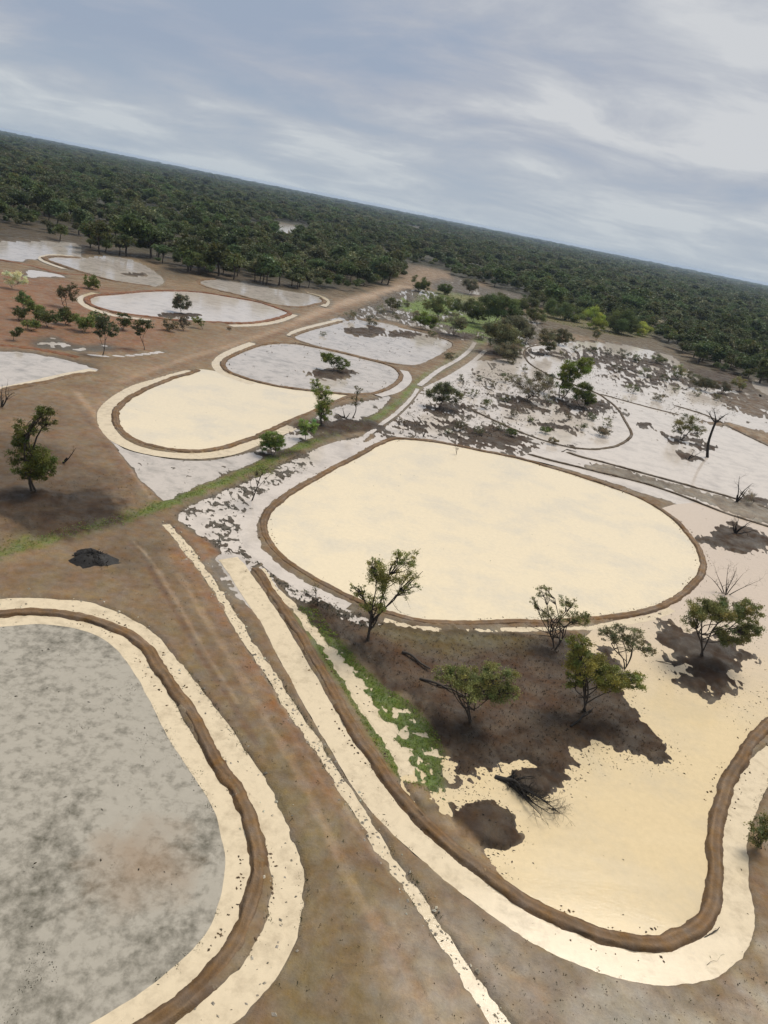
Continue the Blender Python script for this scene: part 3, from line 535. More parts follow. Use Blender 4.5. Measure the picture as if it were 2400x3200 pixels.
# ------------------------------------------------------------------ trees
def tube_mesh(name, paths, sides=6):
    vs, fs, k = [], [], 0
    th = np.linspace(0, 2 * math.pi, sides, endpoint=False)
    for P, r in paths:
        P = np.asarray(P, float); r = np.asarray(r, float); t = np.gradient(P, axis=0); t /= np.maximum(np.linalg.norm(t, axis=1), 1e-9)[:, None]
        a = np.cross(t, (.31, .2, .93) if abs(t[0, 2]) < .85 else (1, .1, 0)); a /= np.maximum(np.linalg.norm(a, axis=1), 1e-9)[:, None]; b = np.cross(t, a)
        ring = P[:, None] + r[:, None, None] * (np.cos(th)[None, :, None] * a[:, None] + np.sin(th)[None, :, None] * b[:, None])
        m = len(P); vs.append(ring.reshape(-1, 3)); I = k + np.arange(m * sides).reshape(m, sides); J = np.roll(I, -1, 1)
        fs.append(np.stack([I[:-1], J[:-1], J[1:], I[1:]], -1).reshape(-1, 4)); k += m * sides
    return mesh_np(name, np.vstack(vs), np.vstack(fs))
def limb(a, b, r0, r1, bend=.12, m=6, sag=.0):
    a, b = np.asarray(a, float), np.asarray(b, float); d = np.linalg.norm(b - a); t = np.linspace(0, 1, m)[:, None]
    off = rng.normal(0, bend * d, 3); P = a + (b - a) * t + np.sin(t * math.pi) * off * .6 + np.sin(t * 2 * math.pi) * rng.normal(0, bend * d * .35, 3)
    P[:, 2] -= sag * d * np.sin(t[:, 0] * math.pi)
    return P, r0 + (r1 - r0) * t[:, 0] ** .8
def twigs(paths, P, r, n, length, lev, up=.35):
    for i in range(n):
        j = rng.integers(len(P) // 3, len(P)); d = P[min(j, len(P) - 1)] - P[j - 1]; d = d / max(np.linalg.norm(d), 1e-9)
        v = d * .55 + rng.normal(0, .62, 3); v[2] += up * .5; v /= np.linalg.norm(v); l = length * rng.uniform(.55, 1.15)
        Q, q = limb(P[j], P[j] + v * l, r[j] * .62, max(r[j] * .18, .006), .14, 5); paths.append((Q, q))
        if lev > 0: twigs(paths, Q, q, n, length * .58, lev - 1, up)
def leaves(pc, pr, cnt, size, col, droop=.25, vary=.28):
    """leaf-sized faces scattered through the puffs pc (centres), pr (radii Nx3)"""
    k = len(pc); cnt = np.broadcast_to(cnt, (k,)); idx = np.repeat(np.arange(k), cnt); N = len(idx)
    d = rng.normal(0, 1, (N, 3)); d /= np.linalg.norm(d, axis=1)[:, None]; rad = rng.uniform(0, 1, N) ** .55 * np.where(rng.random(N) < .14, 1.7, 1)
    c = pc[idx] + d * rad[:, None] * pr[idx] * (1 + .18 * rng.normal(0, 1, N))[:, None]
    ax = rng.normal(0, 1, (N, 3)); ax[:, 2] -= droop; ax /= np.linalg.norm(ax, axis=1)[:, None]
    nb = rng.normal(0, 1, (N, 3)); nb[:, 2] += .6; sd = np.cross(ax, nb); sd /= np.maximum(np.linalg.norm(sd, axis=1), 1e-6)[:, None]
    s = size * rng.uniform(.6, 1.4, N)[:, None]; w = s * rng.uniform(.28, .5, N)[:, None]
    v = np.stack([c - ax * s, c + sd * w, c + ax * s, c - sd * w], 1).reshape(-1, 3)
    f = np.arange(N * 4).reshape(N, 4)
    col = np.array(col) * LB; tone = (1 + vary * .7 * rng.normal(0, 1, k))[idx] * (1 + vary * .6 * rng.normal(0, 1, N)); warm = rng.normal(0, .10, k)[idx]
    cc = np.outer(np.clip(tone, .35, 1.9), col); cc[:, 0] *= 1 + warm; cc[:, 2] *= 1 - .5 * warm
    return v, f, np.repeat(np.clip(cc, .004, .8), 4, 0)
def puffs_in(C, Rv, n, pr):
    d = rng.normal(0, 1, (n, 3)); d /= np.linalg.norm(d, axis=1)[:, None]; q = rng.uniform(.15, 1, n) ** .45
    c = C + d * q[:, None] * Rv * (1 - pr * .55); r = Rv.mean() * pr * rng.uniform(.6, 1.35, (n, 1)) * np.array((1.15, 1.15, .75)); return c, r
LB = np.array((2.35, 2.15, 1.75))
OLIVE = (.115, .118, .042); GREEN_ = (.085, .125, .030); DARKG = (.058, .078, .028); GREYG = (.135, .145, .095); PALEG = (.17, .185, .10); LIME = (.20, .27, .06); DUSTY = (.105, .115, .07)
TREES = {}
LEAFK = .74
def tree(label, base, crowns, col=OLIVE, puffs=16, pr=.34, leaf=.17, dens=1.0, stems=1, name='tree', cat='tree', group=None, bark=None, dead=(), fork=.45, thick=1.0, droop=.25, twig=1):
    leaf = leaf * LEAFK if leaf < .16 else leaf
    b = gp(*base); z0 = zground(*b) - .06; O = np.array((b[0], b[1], z0)); bark = bark or BARK
    root = link(name, None, label=label, cat=cat, group=group, loc=O)
    ell = []
    for cr in crowns:
        cx, cy, rx, ry = cr[:4]; dn = cr[4] if len(cr) > 4 else 1.0
        Cc = height_at(b, cx, cy); v = Cc - np.array((0, 0, CAM_H)); s = (v @ np.array(_f)) / FOC; dp = math.atan2(-v[2], math.hypot(v[0], v[1]))
        X_, Yv = rx * s, ry * s; rd = X_ * .85; rz = math.sqrt(max(Yv ** 2 - (rd * math.sin(dp)) ** 2, (.45 * Yv) ** 2)) / math.cos(dp)
        Cc = Cc - O; Cc[1] += rng.uniform(-.2, .2) * X_; Cc[2] = max(Cc[2], rz * .75); ell.append((Cc, np.array((X_, rd, rz)), dn, s))
    main = []; paths = []; H = max((c[2] + r[2] for c, r, _, _ in ell), default=2); r0 = (.0125 * H + .022) * thick
    pcs, prs, cnts = [], [], []
    for q, (Cc, Rv, dn, s) in enumerate(ell):
        np_ = max(4, int(puffs * 1.9 * rng.uniform(.85, 1.15))); c, r = puffs_in(Cc, Rv, np_, pr * .70); c[:, 2] = np.maximum(c[:, 2], .35)
        pcs.append(c); prs.append(r); cnts.append(np.maximum(4, (dn ** .7 * dens * 9.0 * (r.mean(1) / leaf) ** 2).astype(int)))
        st = 1 if len(ell) > 1 and stems == 1 else max(1, stems - (q > 0))
        for k in range(st):
            foot = np.array((rng.normal(0, r0 * 1.2 * (st > 1)), rng.normal(0, r0 * 1.2 * (st > 1)), -.1))
            if q > 0 and main: foot = main[(q + k) % len(main)][rng.integers(2, 5)]
            hub = Cc * np.array((.75, .75, 1)) + np.array((rng.normal(0, .18) * Rv[0] * (st > 1) * 2, rng.normal(0, .15) * Rv[0], -Rv[2] * (1 - fork)))
            hub[2] = max(hub[2], H * .18)
            P, pr_ = limb(foot, hub, r0 * ((1 if st == 1 else .75) if q == 0 else .5), r0 * (.55 if q == 0 else .34), .09, 7); pr_[0] *= 1.35; paths.append((P, pr_)); main.append(P) if q == 0 else None
            for j in range(k, np_, st):
                a = P[-1] if rng.random() < .65 else P[-2]
                Q, qr = limb(a, c[j], r0 * .36, r0 * .09, .10, 5); paths.append((Q, qr))
                for _ in range(twig): paths.append(limb(Q[3], c[j] + rng.normal(0, .8, 3) * r[j], r0 * .15, r0 * .04, .1, 4))
    for x, y in dead:                                   # bare limbs
        tip = height_at(b, x, y) - O; tip[1] += rng.normal(0, .5); P, q = limb((0, 0, max(.2, H * .2) if crowns else 0), tip, r0 * .6, r0 * .12, .06, 7); paths.append((P, q)); twigs(paths, P, q, 4, np.linalg.norm(tip) * .28, 1)
    link('trunk', tube_mesh('trunk', paths, 6 if leaf < .12 else 4), bark, parent=root)
    if pcs:
        v, f, c = leaves(np.vstack(pcs), np.vstack(prs), np.concatenate(cnts), leaf, col, droop)
        link('crown', mesh_np('crown', v, f, c, False), LEAF, parent=root)
    TREES[label] = root
    return root
def dead_tree(label, base, tips, bark=None, name='dead_tree', cat='dead tree', lev=2, nt=4, thick=1.0, trunk=None):
    b = gp(*base); z0 = zground(*b) - .05; O = np.array((b[0], b[1], z0)); bark = bark or CHAR
    root = link(name, None, label=label, cat=cat, loc=O); T_ = [height_at(b, x, y) - O for x, y in tips]; H = max(t[2] for t in T_); r0 = (.02 * H + .035) * thick
    paths = []; start = np.array((0, 0, -.1)); rr0 = r0
    if trunk:
        k = height_at(b, *trunk) - O; P, q = limb(start, k, r0 * 1.2, r0 * .8, .04, 6); paths.append((P, q)); start = P[-1]; rr0 = r0 * .75
    link('trunk', tube_mesh('trunk', paths or [limb(start, T_[0] * .3, r0 * 1.2, r0 * .9, .04, 5)], 7), bark, parent=root)
    for t in T_:
        t = t + np.array((0, rng.normal(0, .12) * H, 0)); ps = []; P, q = limb(start, t, rr0, rr0 * .15, .07, 8); ps.append((P, q)); twigs(ps, P, q, nt, np.linalg.norm(t - start) * .32, lev - 1)
        link('branch', tube_mesh('branch', ps, 5), bark, parent=root)
    return root

# near trees round the yellow pond and its island
tree('tall open-crowned olive tree on the island, beside the central pond bank', (1151,2011), [(1160,1880,58,48,1.1),(1215,1800,78,66,.75),(1262,1745,52,44,.6),(1170,1765,32,38,.5),(1118,1838,28,26,.5),(1276,1830,40,50,.35)], (.105,.112,.04), 13, .30, .125, .85, 2, dead=[(1322,1785)])
tree('sparse tree with leaves only at its tips, rooted below the central pond bank', (1736,2032), [(1730,1925,44,34,.5),(1700,1850,30,22,.9),(1778,1880,36,28,.9),(1800,1930,44,24,.9),(1668,1885,18,24,.8),(1835,1925,18,14,1)], (.125,.145,.06), 9, .34, .11, .7, 3, dead=[(1660,1985),(1640,1950)], fork=.2)
tree('bushy olive tree with dark forked trunks over the island point', (1825,2228), [(1830,2070,72,62),(1905,2110,78,48),(1810,2010,44,40,.7),(1985,2130,52,34),(1800,2120,40,40)], (.105,.115,.035), 17, .34, .125, 1.05, 3, dead=[(1800,2180)])
tree('thin grey-green tree behind the bushy olive tree on the island', (1950,2092), [(1950,2005,44,30,.9),(1900,1985,40,28,.9),(1985,1995,58,32,1),(2020,2030,34,22,.9),(1935,1960,30,20,.8)], (.115,.125,.075), 11, .34, .12, .75, 2, dead=[(1930,2040)])
tree('wide feathery olive tree in the middle of the island', (1471,2262), [(1460,2110,88,50,.9),(1560,2120,72,46,.9),(1390,2105,46,36,.6),(1500,2160,110,46,.7),(1600,2160,40,30,.6)], (.105,.118,.048), 18, .32, .12, .8, 3, dead=[(1375,2130),(1490,2090)], droop=.5)
tree('broad flat-topped green tree with several dark trunks on its own mound', (2190,2060), [(2200,1900,62,44),(2270,1905,72,48),(2340,1900,48,40),(2290,1990,62,40),(2165,1930,30,60,.4),(2345,1960,42,40)], (.115,.135,.058), 17, .33, .125, .95, 3)
dead_tree('bare spreading branches standing behind the flat-topped mound tree', (2270,1858), [(2276,1762),(2210,1800),(2365,1806),(2300,1770),(2330,1800),(2240,1780)], BARK, thick=.7)
dead_tree('gnarled bare tree on the oval mound in the flood water', (2297,1674), [(2303,1605),(2345,1622),(2362,1655),(2285,1620),(2330,1640)], thick=1.3)
dead_tree('forked black snag beside the grey lane', (2300,1571), [(2316,1492),(2338,1515),(2350,1508)], thick=1.2, nt=3)
tree('round leafless-looking grey bush beside the black snag', (2348,1578), [(2346,1550,28,24)], (.10,.09,.075), 9, .4, .09, .28, 3, name='shrub', cat='shrub', twig=3)
dead_tree('tall dead tree with a bent black trunk standing in flood water', (2212,1429), [(2275,1290),(2230,1278),(2210,1285),(2258,1318)], trunk=(2236,1320), thick=1.15, nt=4)
tree('half-bare olive tree on a low mound near the tall dead tree', (2126,1374), [(2150,1318,48,30,.8),(2185,1345,22,22,.6),(2120,1340,22,22,.4)], (.085,.085,.035), 13, .35, .15, .8, 3)
dead_tree('low bent dead branch on the mound below the half-bare tree', (2150,1436), [(2172,1402),(2195,1410),(2135,1428)], thick=1.3)
tree('tallest green tree of the pair on the pond bank corner', (1754,1244), [(1800,1150,52,34),(1765,1195,34,34),(1830,1135,34,24),(1775,1160,30,40,.8)], (.085,.115,.025), 16, .34, .17, 1.1, 2)
tree('dark bushy tree in front of the tall green pair tree', (1819,1275), [(1822,1225,42,34),(1840,1252,26,20)], (.06,.085,.022), 16, .36, .17, 1.15, 2)
tree('pale grey twiggy tree on the dark marsh, left of the green pair', (1646,1251), [(1640,1205,46,38,.55),(1695,1205,48,36,.55),(1610,1185,30,24,.4)], (.15,.15,.10), 16, .32, .13, .5, 3, twig=2)
tree('dark round tree on the marsh beside the rutted lane', (1374,1275), [(1365,1230,36,30),(1415,1235,42,28),(1390,1210,36,20)], (.062,.07,.038), 17, .34, .16, .95, 2)
tree('tall slender green tree on the strip between oval pond and grass', (1007,1331), [(1000,1215,34,30,.8),(1015,1250,36,34),(1010,1290,32,28),(985,1195,22,16,.6)], (.085,.105,.03), 13, .34, .15, .95, 2)
tree('small bushy tree between the round tree and the tall slender one', (957,1374), [(948,1325,22,22),(975,1330,24,26),(955,1350,20,14)], (.09,.125,.04), 12, .36, .14, 1.0, 1)
tree('thin sapling beside the small oval pond bank', (1101,1306), [(1120,1218,16,18,.7),(1115,1255,24,24,.5)], (.075,.075,.04), 10, .34, .13, .7, 1, name='sapling', cat='sapling')
dead_tree('dark uprooted stump lying beside the thin sapling', (1080,1306), [(1045,1290),(1095,1290),(1070,1280)], name='stump', cat='stump', thick=2.2)
tree('round dense green tree beside the triangular flood flat', (854,1423), [(835,1385,34,30),(872,1380,28,30),(852,1365,38,20)], (.07,.095,.03), 18, .35, .14, 1.15, 2)
tree('slanting thin tree with a wispy top beside the grass strip', (787,1563), [(835,1462,38,20,.55),(805,1475,18,18,.4)], (.10,.115,.04), 10, .34, .12, .5, 1, dead=[(770,1490),(860,1470)])
tree('low spreading tree on an islet in the small oval pond', (1046,1160), [(1035,1120,36,20),(1070,1135,26,22),(1020,1110,24,10,.6)], (.065,.085,.025), 14, .36, .17, 1.05, 2)
tree('round grey tree standing in the far oval pond', (571,979), [(552,945,24,22),(578,950,22,22),(566,930,26,14)], (.105,.11,.08), 14, .36, .2, 1.0, 1)
tree('grey bush on the near edge of the far oval pond', (525,1036), [(525,1010,20,24),(545,1015,14,16)], (.09,.085,.06), 11, .4, .19, .8, 2, name='shrub', cat='shrub')
tree('brown-grey bush right beside the grey pond-edge bush', (575,1034), [(575,1008,22,22)], (.085,.075,.055), 11, .4, .19, .8, 2, name='shrub', cat='shrub')
tree('small leaning tree with a dark foot near the track', (634,1032), [(612,998,18,14),(628,1008,14,12)], (.085,.10,.035), 9, .38, .18, .95, 1)
tree('tiny dry bush beside the track', (717,1034), [(716,1026,9,9)], (.14,.11,.075), 6, .45, .17, .6, 2, name='shrub', cat='shrub')
tree('slender tree with the longest bare trunk by the red flat', (321,1112), [(325,1010,30,34),(350,1030,24,26),(308,1035,18,24)], (.062,.078,.045), 14, .36, .2, 1.0, 1, thick=.8)
tree('second slender tree right of the longest bare trunk', (451,1097), [(440,1018,28,22),(468,1012,16,16),(430,1035,14,16)], (.062,.078,.04), 12, .38, .2, 1.0, 1, thick=.8)
tree('dark open tree rising behind the bushes on the red flat', (207,962), [(195,910,22,22,.8),(222,905,26,26,.8),(228,930,16,14)], (.075,.075,.04), 13, .36, .2, .85, 2)
for i, (x, y, rx, ry, l) in enumerate([(75,935,30,26,'leafy bush below the pale edge tree'),(110,968,34,30,'broad bush beside the dark open tree'),(150,990,40,28,'low dark bush in the middle of the bush row'),(205,985,34,24,'bush at the foot of the dark open tree'),
     (262,1000,40,30,'rounded green bush left of the slender trees'),(300,990,26,22,'small bush crowding behind the slender trees'),(385,1000,26,26,'grey-green bush between the two slender trees'),(95,1010,30,18,'flat bush above the red earth'),(60,975,24,22,'bush nearest the pale edge tree')]):
    tree(l, (x, y + ry + 8), [(x, y, rx, ry), (x + rx * .4, y + ry * .3, rx * .6, ry * .6)], [(.06,.08,.032),(.07,.09,.03),(.055,.07,.03)][i % 3], 12, .38, .2, 1.0, 3, name='shrub', cat='shrub', group='bushes on the red flat')
tree('solitary round bush on the bare ground below the farthest pond', (290,905), [(283,878,26,22),(300,888,16,14)], (.075,.095,.03), 13, .38, .22, 1.05, 2, name='shrub', cat='shrub')
tree('dark little tree above the broad red bank', (44,1066), [(45,1035,24,16),(60,1030,16,10)], (.055,.07,.03), 11, .38, .18, 1.0, 1)
tree('pale whitish tree at the left edge beyond the red flat', (40,905), [(30,868,26,30),(62,872,22,26)], (.32,.32,.24), 13, .38, .2, .9, 2, bark=PALEBARK)
tree('big double-crowned green tree on the dark ground left of the oval pond', (99,1540), [(142,1300,40,48),(85,1345,44,40,.8),(105,1425,80,48),(80,1470,56,40),(140,1475,46,34),(60,1380,30,30,.7)], (.075,.10,.026), 16, .34, .15, 1.05, 2)
dead_tree('leaning dead limb sticking up behind the big double-crowned tree', (195,1450), [(243,1396),(215,1432)], lev=1, nt=2, thick=1.4)
dead_tree('bent bare tree cut by the left edge above the big green tree', (5,1275), [(22,1200),(45,1225),(-5,1205)], BARK, thick=1.2)
tree('small gnarled dark tree on the strip between the two near banks', (993,1902), [(985,1838,14,16,.4),(955,1850,14,12,.3)], (.08,.095,.035), 7, .4, .10, .5, 1, dead=[(960,1845),(978,1812),(935,1850)])
tree('dead twiggy sapling standing in the central pond', (1427,1420), [(1428,1400,8,8,.3)], (.10,.085,.06), 5, .5, .07, .3, 1, name='sapling', cat='sapling', dead=[(1430,1392),(1422,1396)])
dead_tree('thin bare sapling on the marsh behind the central pond', (1324,1365), [(1326,1328),(1318,1335),(1333,1336)], BARK, name='sapling', cat='sapling', lev=2, nt=3)
tree('low straggling bush on the marsh behind the central pond', (1265,1328), [(1258,1315,22,11,.5)], (.07,.065,.045), 9, .4, .12, .5, 3, name='shrub', cat='shrub')
for x, y, rx, ry, cl, l in [(1705,1340,22,10,DARKG,'dark bush on the marsh spit, left of the flooded pond'),(1880,1345,34,12,(.09,.085,.07),'low twiggy bush standing in the flooded pond'),(1730,1375,20,10,(.09,.08,.06),'twiggy bush on the thin dark bank'),(1600,1350,20,12,DARKG,'small dark bush on the litter mound behind the central pond'),
     (2120,1158,24,26,GREYG,'hazy grey-green bush at the top of the flood'),(2200,1195,40,24,(.075,.08,.05),'dark bush among the flood at the woodland foot'),(2260,1210,30,18,(.085,.085,.06),'grey bush before the brown spit'),(2060,1120,26,14,DUSTY,'low bush above the black flood heaps'),(2375,2590,34,62,(.075,.075,.035),'dull bush at the right edge outside the near channel')]:
    tree(l, (x, y + ry + 4), [(x, y, rx, ry), (x + rx * .5, y + ry * .2, rx * .6, ry * .7)], cl, 11, .38, .14, .8, 3, name='shrub', cat='shrub')
tree('small pale tree before the brown spit', (2311,1224), [(2310,1192,28,18),(2320,1205,16,12)], (.13,.135,.07), 11, .38, .18, .8, 2)
# trees at the end of the grass strip
for x, y, cr, cl, l in [((1312),(912),[(1312,885,27,20),(1325,895,16,14)],(.06,.085,.025),'dark round tree at the head of the track'),
    (1388,921,[(1380,900,16,14),(1398,905,16,14)],(.055,.075,.025),'compact bush-like tree on the lime grass'),
    (1472,921,[(1472,892,26,16)],(.085,.09,.065),'grey umbrella tree beside the pale far flood'),
    (1318,1029,[(1322,1000,28,20),(1345,1008,20,18)],(.075,.105,.025),'bright green tree at the pond corner marsh'),
    (1369,1000,[(1350,950,30,22,.7),(1380,960,28,30,.7)],(.085,.105,.045),'hazy tall tree on the grass behind the bright green one'),
    (1420,1048,[(1418,1005,26,22,.7),(1440,1015,18,18,.7)],(.095,.105,.07),'grey thin-stemmed tree on the white flood'),
    (1562,1106,[(1570,1050,44,34),(1605,1065,38,34),(1545,1030,30,22)],(.08,.09,.05),'large grey-green tree at the end of the rutted lane'),
    (1530,1030,[(1530,965,44,30),(1590,975,50,34),(1560,945,40,22)],(.062,.085,.035),'biggest dark tree where the grass strip meets the woodland'),
    (1643,1070,[(1640,1030,30,26),(1615,1010,22,20)],(.085,.09,.06),'grey tree left of the pointed flooded pond'),
    (1706,1108,[(1708,1060,28,30,.8),(1720,1085,18,18)],(.085,.09,.055),'tree rooted at the tip of the pointed flooded pond'),
    (1680,1010,[(1680,985,30,18)],(.075,.095,.035),'low green tree above the pointed flooded pond'),
    (1863,1068,[(1865,1045,14,14)],(.085,.08,.05),'tiny tree on the brown ground past the pointed pond'),
    (1860,1030,[(1858,998,30,32),(1875,1010,22,22)],LIME,'yellow-lime tree at the woodland foot'),
    (2010,1052,[(2008,1030,26,18)],(.19,.22,.06),'low yellow-lime bush at the woodland foot'),
    (1940,1044,[(1938,1005,44,34),(1965,1015,30,26)],(.055,.08,.03),'massive dark tree right of the yellow-lime tree'),
    (1760,1000,[(1745,968,44,24),(1790,980,40,22)],(.06,.08,.03),'wide dark tree beside the olive grass slope'),
    (2072,1042,[(2062,1022,22,18)],(.30,.29,.26),'pale dead-leaved tree at the woodland foot'),
    (1602,1072,[(1600,1020,40,34),(1625,1035,30,28)],(.08,.085,.055),'full grey tree just behind the large tree at the lane end'),
    (1480,1010,[(1478,968,34,28),(1500,985,24,20)],(.07,.09,.04),'dark leaning tree over the lime grass'),
    (1655,985,[(1650,952,38,24),(1620,960,26,20)],(.06,.078,.035),'dense tree behind the grey tree on the woodland foot'),
    (1425,985,[(1420,955,28,22)],(.08,.10,.045),'middle-sized tree in the heart of the lime grass'),
    (1590,1130,[(1585,1095,34,26,.7),(1610,1105,20,18,.7)],(.09,.092,.065),'thin grey tree in the white flood below the lane end'),
    (1760,1080,[(1762,1052,26,20),(1745,1060,18,16)],(.075,.08,.05),'bushy grey tree above the pointed pond bank'),
    (1230,975,[(1228,950,24,18)],(.075,.085,.045),'lone rounded tree on the dark flat beside the track'),
    (1695,1225,[(1700,1190,34,26,.6)],(.10,.10,.075),'second twiggy grey tree beside the green pair')]:
    tree(l, (x, y), [(c[0], c[1] - c[3] * .12, c[2] * 1.25, c[3] * 1.2, *c[4:]) for c in cr], cl, 15, .36, .22, 1.1, 2)
dead_tree('white dead tree standing out against the woodland', (2072,1038), [(2073,976),(2068,992),(2080,1000)], PALEBARK, lev=2, nt=3, thick=1.6)

# scrub standing in the broken flood
SCRUB = [(1500,1180),(1540,1200),(1480,1225),(1580,1180),(1610,1290),(1660,1310),(1560,1330),(1440,1330),(1400,1345),(1500,1345),(1780,1300),(1820,1330),(1760,1105),(1800,1090),(1850,1092),(1900,1100),(1950,1105),(1990,1120),(1930,1150),(2020,1165),(2080,1180),(2160,1170),(2180,1225),(2110,1210),(2240,1240),(2060,1240),(1980,1215),(1240,985),(1190,965),(1270,950),(1450,1000),(1480,985),(1350,1040),(1600,1130),(1640,1150),(1560,1090),(1410,1110),(1440,1180),(1520,1260),(1580,1245),(1720,1250),(1850,1300),(1900,1320),(1500,1050),(1540,1070),(1660,1050),(1730,1040),(1790,1060),(1640,1000),(1300,985),(1360,1000),(1160,1000),(1100,985),(1010,1040)]
for i, (x, y) in enumerate(SCRUB):
    k = rng.uniform(.9, 1.9); tree('small grey scrub bush standing in the broken flood among the larger trees', (x, y + 9 * k), [(x, y, 15 * k, 10 * k, rng.uniform(.4, .9))], [(.075, .078, .05), (.095, .095, .07), (.065, .075, .04)][i % 3], 7, .42, .17, .7, 3, name='shrub', cat='shrub', group='scrub in the broken flood')
# fallen wood
def fallen(label, pts, r0, n, name, cat, bark=None, lift=.0, fan=()):
    b = gp(*pts[0]); O = np.array((b[0], b[1], zground(*b)))
    root = link(name, None, label=label, cat=cat, loc=O); P = [np.array((*(gp(*p) - b), r0 * .6 + .1 * i + lift * (i == 1) * .6)) for i, p in enumerate(pts)]
    ps = []
    for i in range(len(P) - 1): ps.append(limb(P[i], P[i + 1], r0 * (1 - .25 * i), r0 * (.75 - .25 * i), .05, 6))
    link('trunk', tube_mesh('trunk', ps, 7), bark or CHAR, parent=root)
    for q in (fan or [pts[-1]]):
        t = np.array((*(gp(*q) - b), rng.uniform(.05, .5) + lift * rng.random())); k = P[min(len(P) - 1, 1)] * rng.uniform(.6, 1); bs = []; Q, r = limb(k, t, r0 * .5, r0 * .08, .08, 7); bs.append((Q, r)); twigs(bs, Q, r, n, np.linalg.norm(t - k) * .3, 1, .1)
        link('branch', tube_mesh('branch', bs, 5), bark or CHAR, parent=root)
    return root
fallen('black fallen tree with splayed roots lying in the yellow pond shallows', [(1548,2428),(1600,2450),(1650,2480)], .27, 7, 'fallen_tree', 'fallen tree', lift=.55, fan=[(1600,2425),(1625,2430),(1610,2480),(1655,2505),(1680,2485),(1715,2520),(1745,2550),(1670,2530),(1630,2470),(1590,2470),(1740,2540),(1715,2555),(1685,2560),(1700,2500),(1690,2470),(1735,2525),(1660,2440),(1640,2510)])
fallen('long grey log lying beside the feathery island tree', [(1310,2128),(1390,2160),(1465,2195)], .13, 2, 'fallen_log', 'log', BARK, fan=[(1450,2160)])
fallen('dark log on the upper part of the island', [(1255,2048),(1310,2085),(1340,2105)], .15, 2, 'fallen_log', 'log', BARK)
fallen('dead branch trailing off the oval mound point on the island', [(1780,2280),(1815,2250),(1850,2225)], .10, 3, 'fallen_branch', 'branch')
fallen('broken branch washed against the dark mound by the flood', [(2005,2055),(2060,2068),(2110,2080)], .09, 4, 'fallen_branch', 'branch')
fallen('sliver of earth in the near channel bend, shaped as a crooked stick', [(2136,3040),(2190,3028),(2240,3004)], .06, 2, 'fallen_branch', 'branch', BARK)  # a sliver of earth in the channel, built here as a stick with twigs
fallen('stick on the inner edge of the near channel bend', [(2198,2930),(2225,2918),(2246,2902)], .05, 2, 'fallen_branch', 'branch', BARK)
fallen('branch lying on the black flood heaps below the woodland', [(1905,1142),(1960,1158),(2010,1172)], .16, 4, 'fallen_branch', 'branch')
fallen('dead limb washed up at the head of the dark lane bank', [(1755,1412),(1772,1405),(1800,1415)], .12, 4, 'fallen_branch', 'branch', BARK)
fallen('long branch trailing in the far oval pond', [(470,968),(510,980),(545,985)], .16, 3, 'fallen_branch', 'branch')
# burnt brush pile
b = gp(290, 1752); O = np.array((b[0], b[1], zground(*b))); root = link('brush_pile', None, label='black burnt brush pile on the bare dirt flat', cat='brush pile', loc=O); ps = []
for i in range(150):
    a = rng.uniform(0, 6.28); q = rng.uniform(0, 1) ** .6; c = np.array((math.cos(a) * q * 1.9, math.sin(a) * q * 1.5, (1 - q) * .9 + .05)); d = rng.normal(0, 1, 3) * np.array((1, 1, .35)); d /= np.linalg.norm(d); l = rng.uniform(.3, 1.0)
    ps.append(limb(c - d * l * .5, c + d * l * .5, rng.uniform(.02, .06), .01, .08, 4))
link('branch_heap', tube_mesh('branch_heap', ps, 5), CHAR, parent=root)
th = np.linspace(0, 2 * math.pi, 28, endpoint=False); rad = np.linspace(0, 1, 8); hv = []
for q in rad:
    for t in th: k = 1 + .18 * math.sin(3 * t + 1) + .1 * math.sin(7 * t); hv.append((math.cos(t) * q * 2.5 * k, math.sin(t) * q * 2.0 * k, .75 * (1 - q ** 1.6) + .10 * rng.normal() * (q < .95) - .06))
I = np.arange(8 * 28).reshape(8, 28); J = np.roll(I, -1, 1); me = mesh_np('ash_heap', hv, np.stack([I[:-1], I[1:], J[1:], J[:-1]], -1).reshape(-1, 4), np.tile((.022, .02, .018), (224, 1)))
link('ash_heap', me, SOIL, parent=root)

# ------------------------------------------------------------------ woodland to the horizon
protos = []
def proto(i):
    H = rng.uniform(5.5, 8.5); k = rng.integers(2, 5); ell = []
    for q in range(k): a = rng.uniform(0, 6.28); d = rng.uniform(0, 1.6) * (k > 1); ell.append((np.array((math.cos(a) * d, math.sin(a) * d, H * rng.uniform(.5, .74))), np.array((rng.uniform(1.5, 2.4), rng.uniform(1.5, 2.4), H * rng.uniform(.2, .3)))))
    pc, pr, paths = [], [], []
    P, r = limb((0, 0, -.2), (rng.normal(0, .2), rng.normal(0, .2), H * .35), .16, .11, .04, 5); paths.append((P, r))
    for c, R_ in ell:
        a, b = puffs_in(c, R_, 11, .42); pc.append(a); pr.append(b)
        for j in range(0, 11, 2): paths.append(limb(P[-1], a[j], .07, .02, .1, 4))
    col = [(.085,.095,.038),(.07,.085,.035),(.095,.10,.05),(.062,.078,.036),(.10,.10,.058),(.075,.095,.034),(.088,.085,.045),(.07,.088,.042)][i % 8]
    v, f, c = leaves(np.vstack(pc), np.vstack(pr), int(900 / len(np.vstack(pc)) * k * .62), .33, col, .1, .22)
    cm = mesh_np('crown', v, f, c, False); tm = tube_mesh('trunk', paths, 5); cm.materials.append(LEAF); tm.materials.append(BARK); return cm, tm
LB = np.array((1.45, 1.5, 1.2)); protos = [proto(i) for i in range(9)]
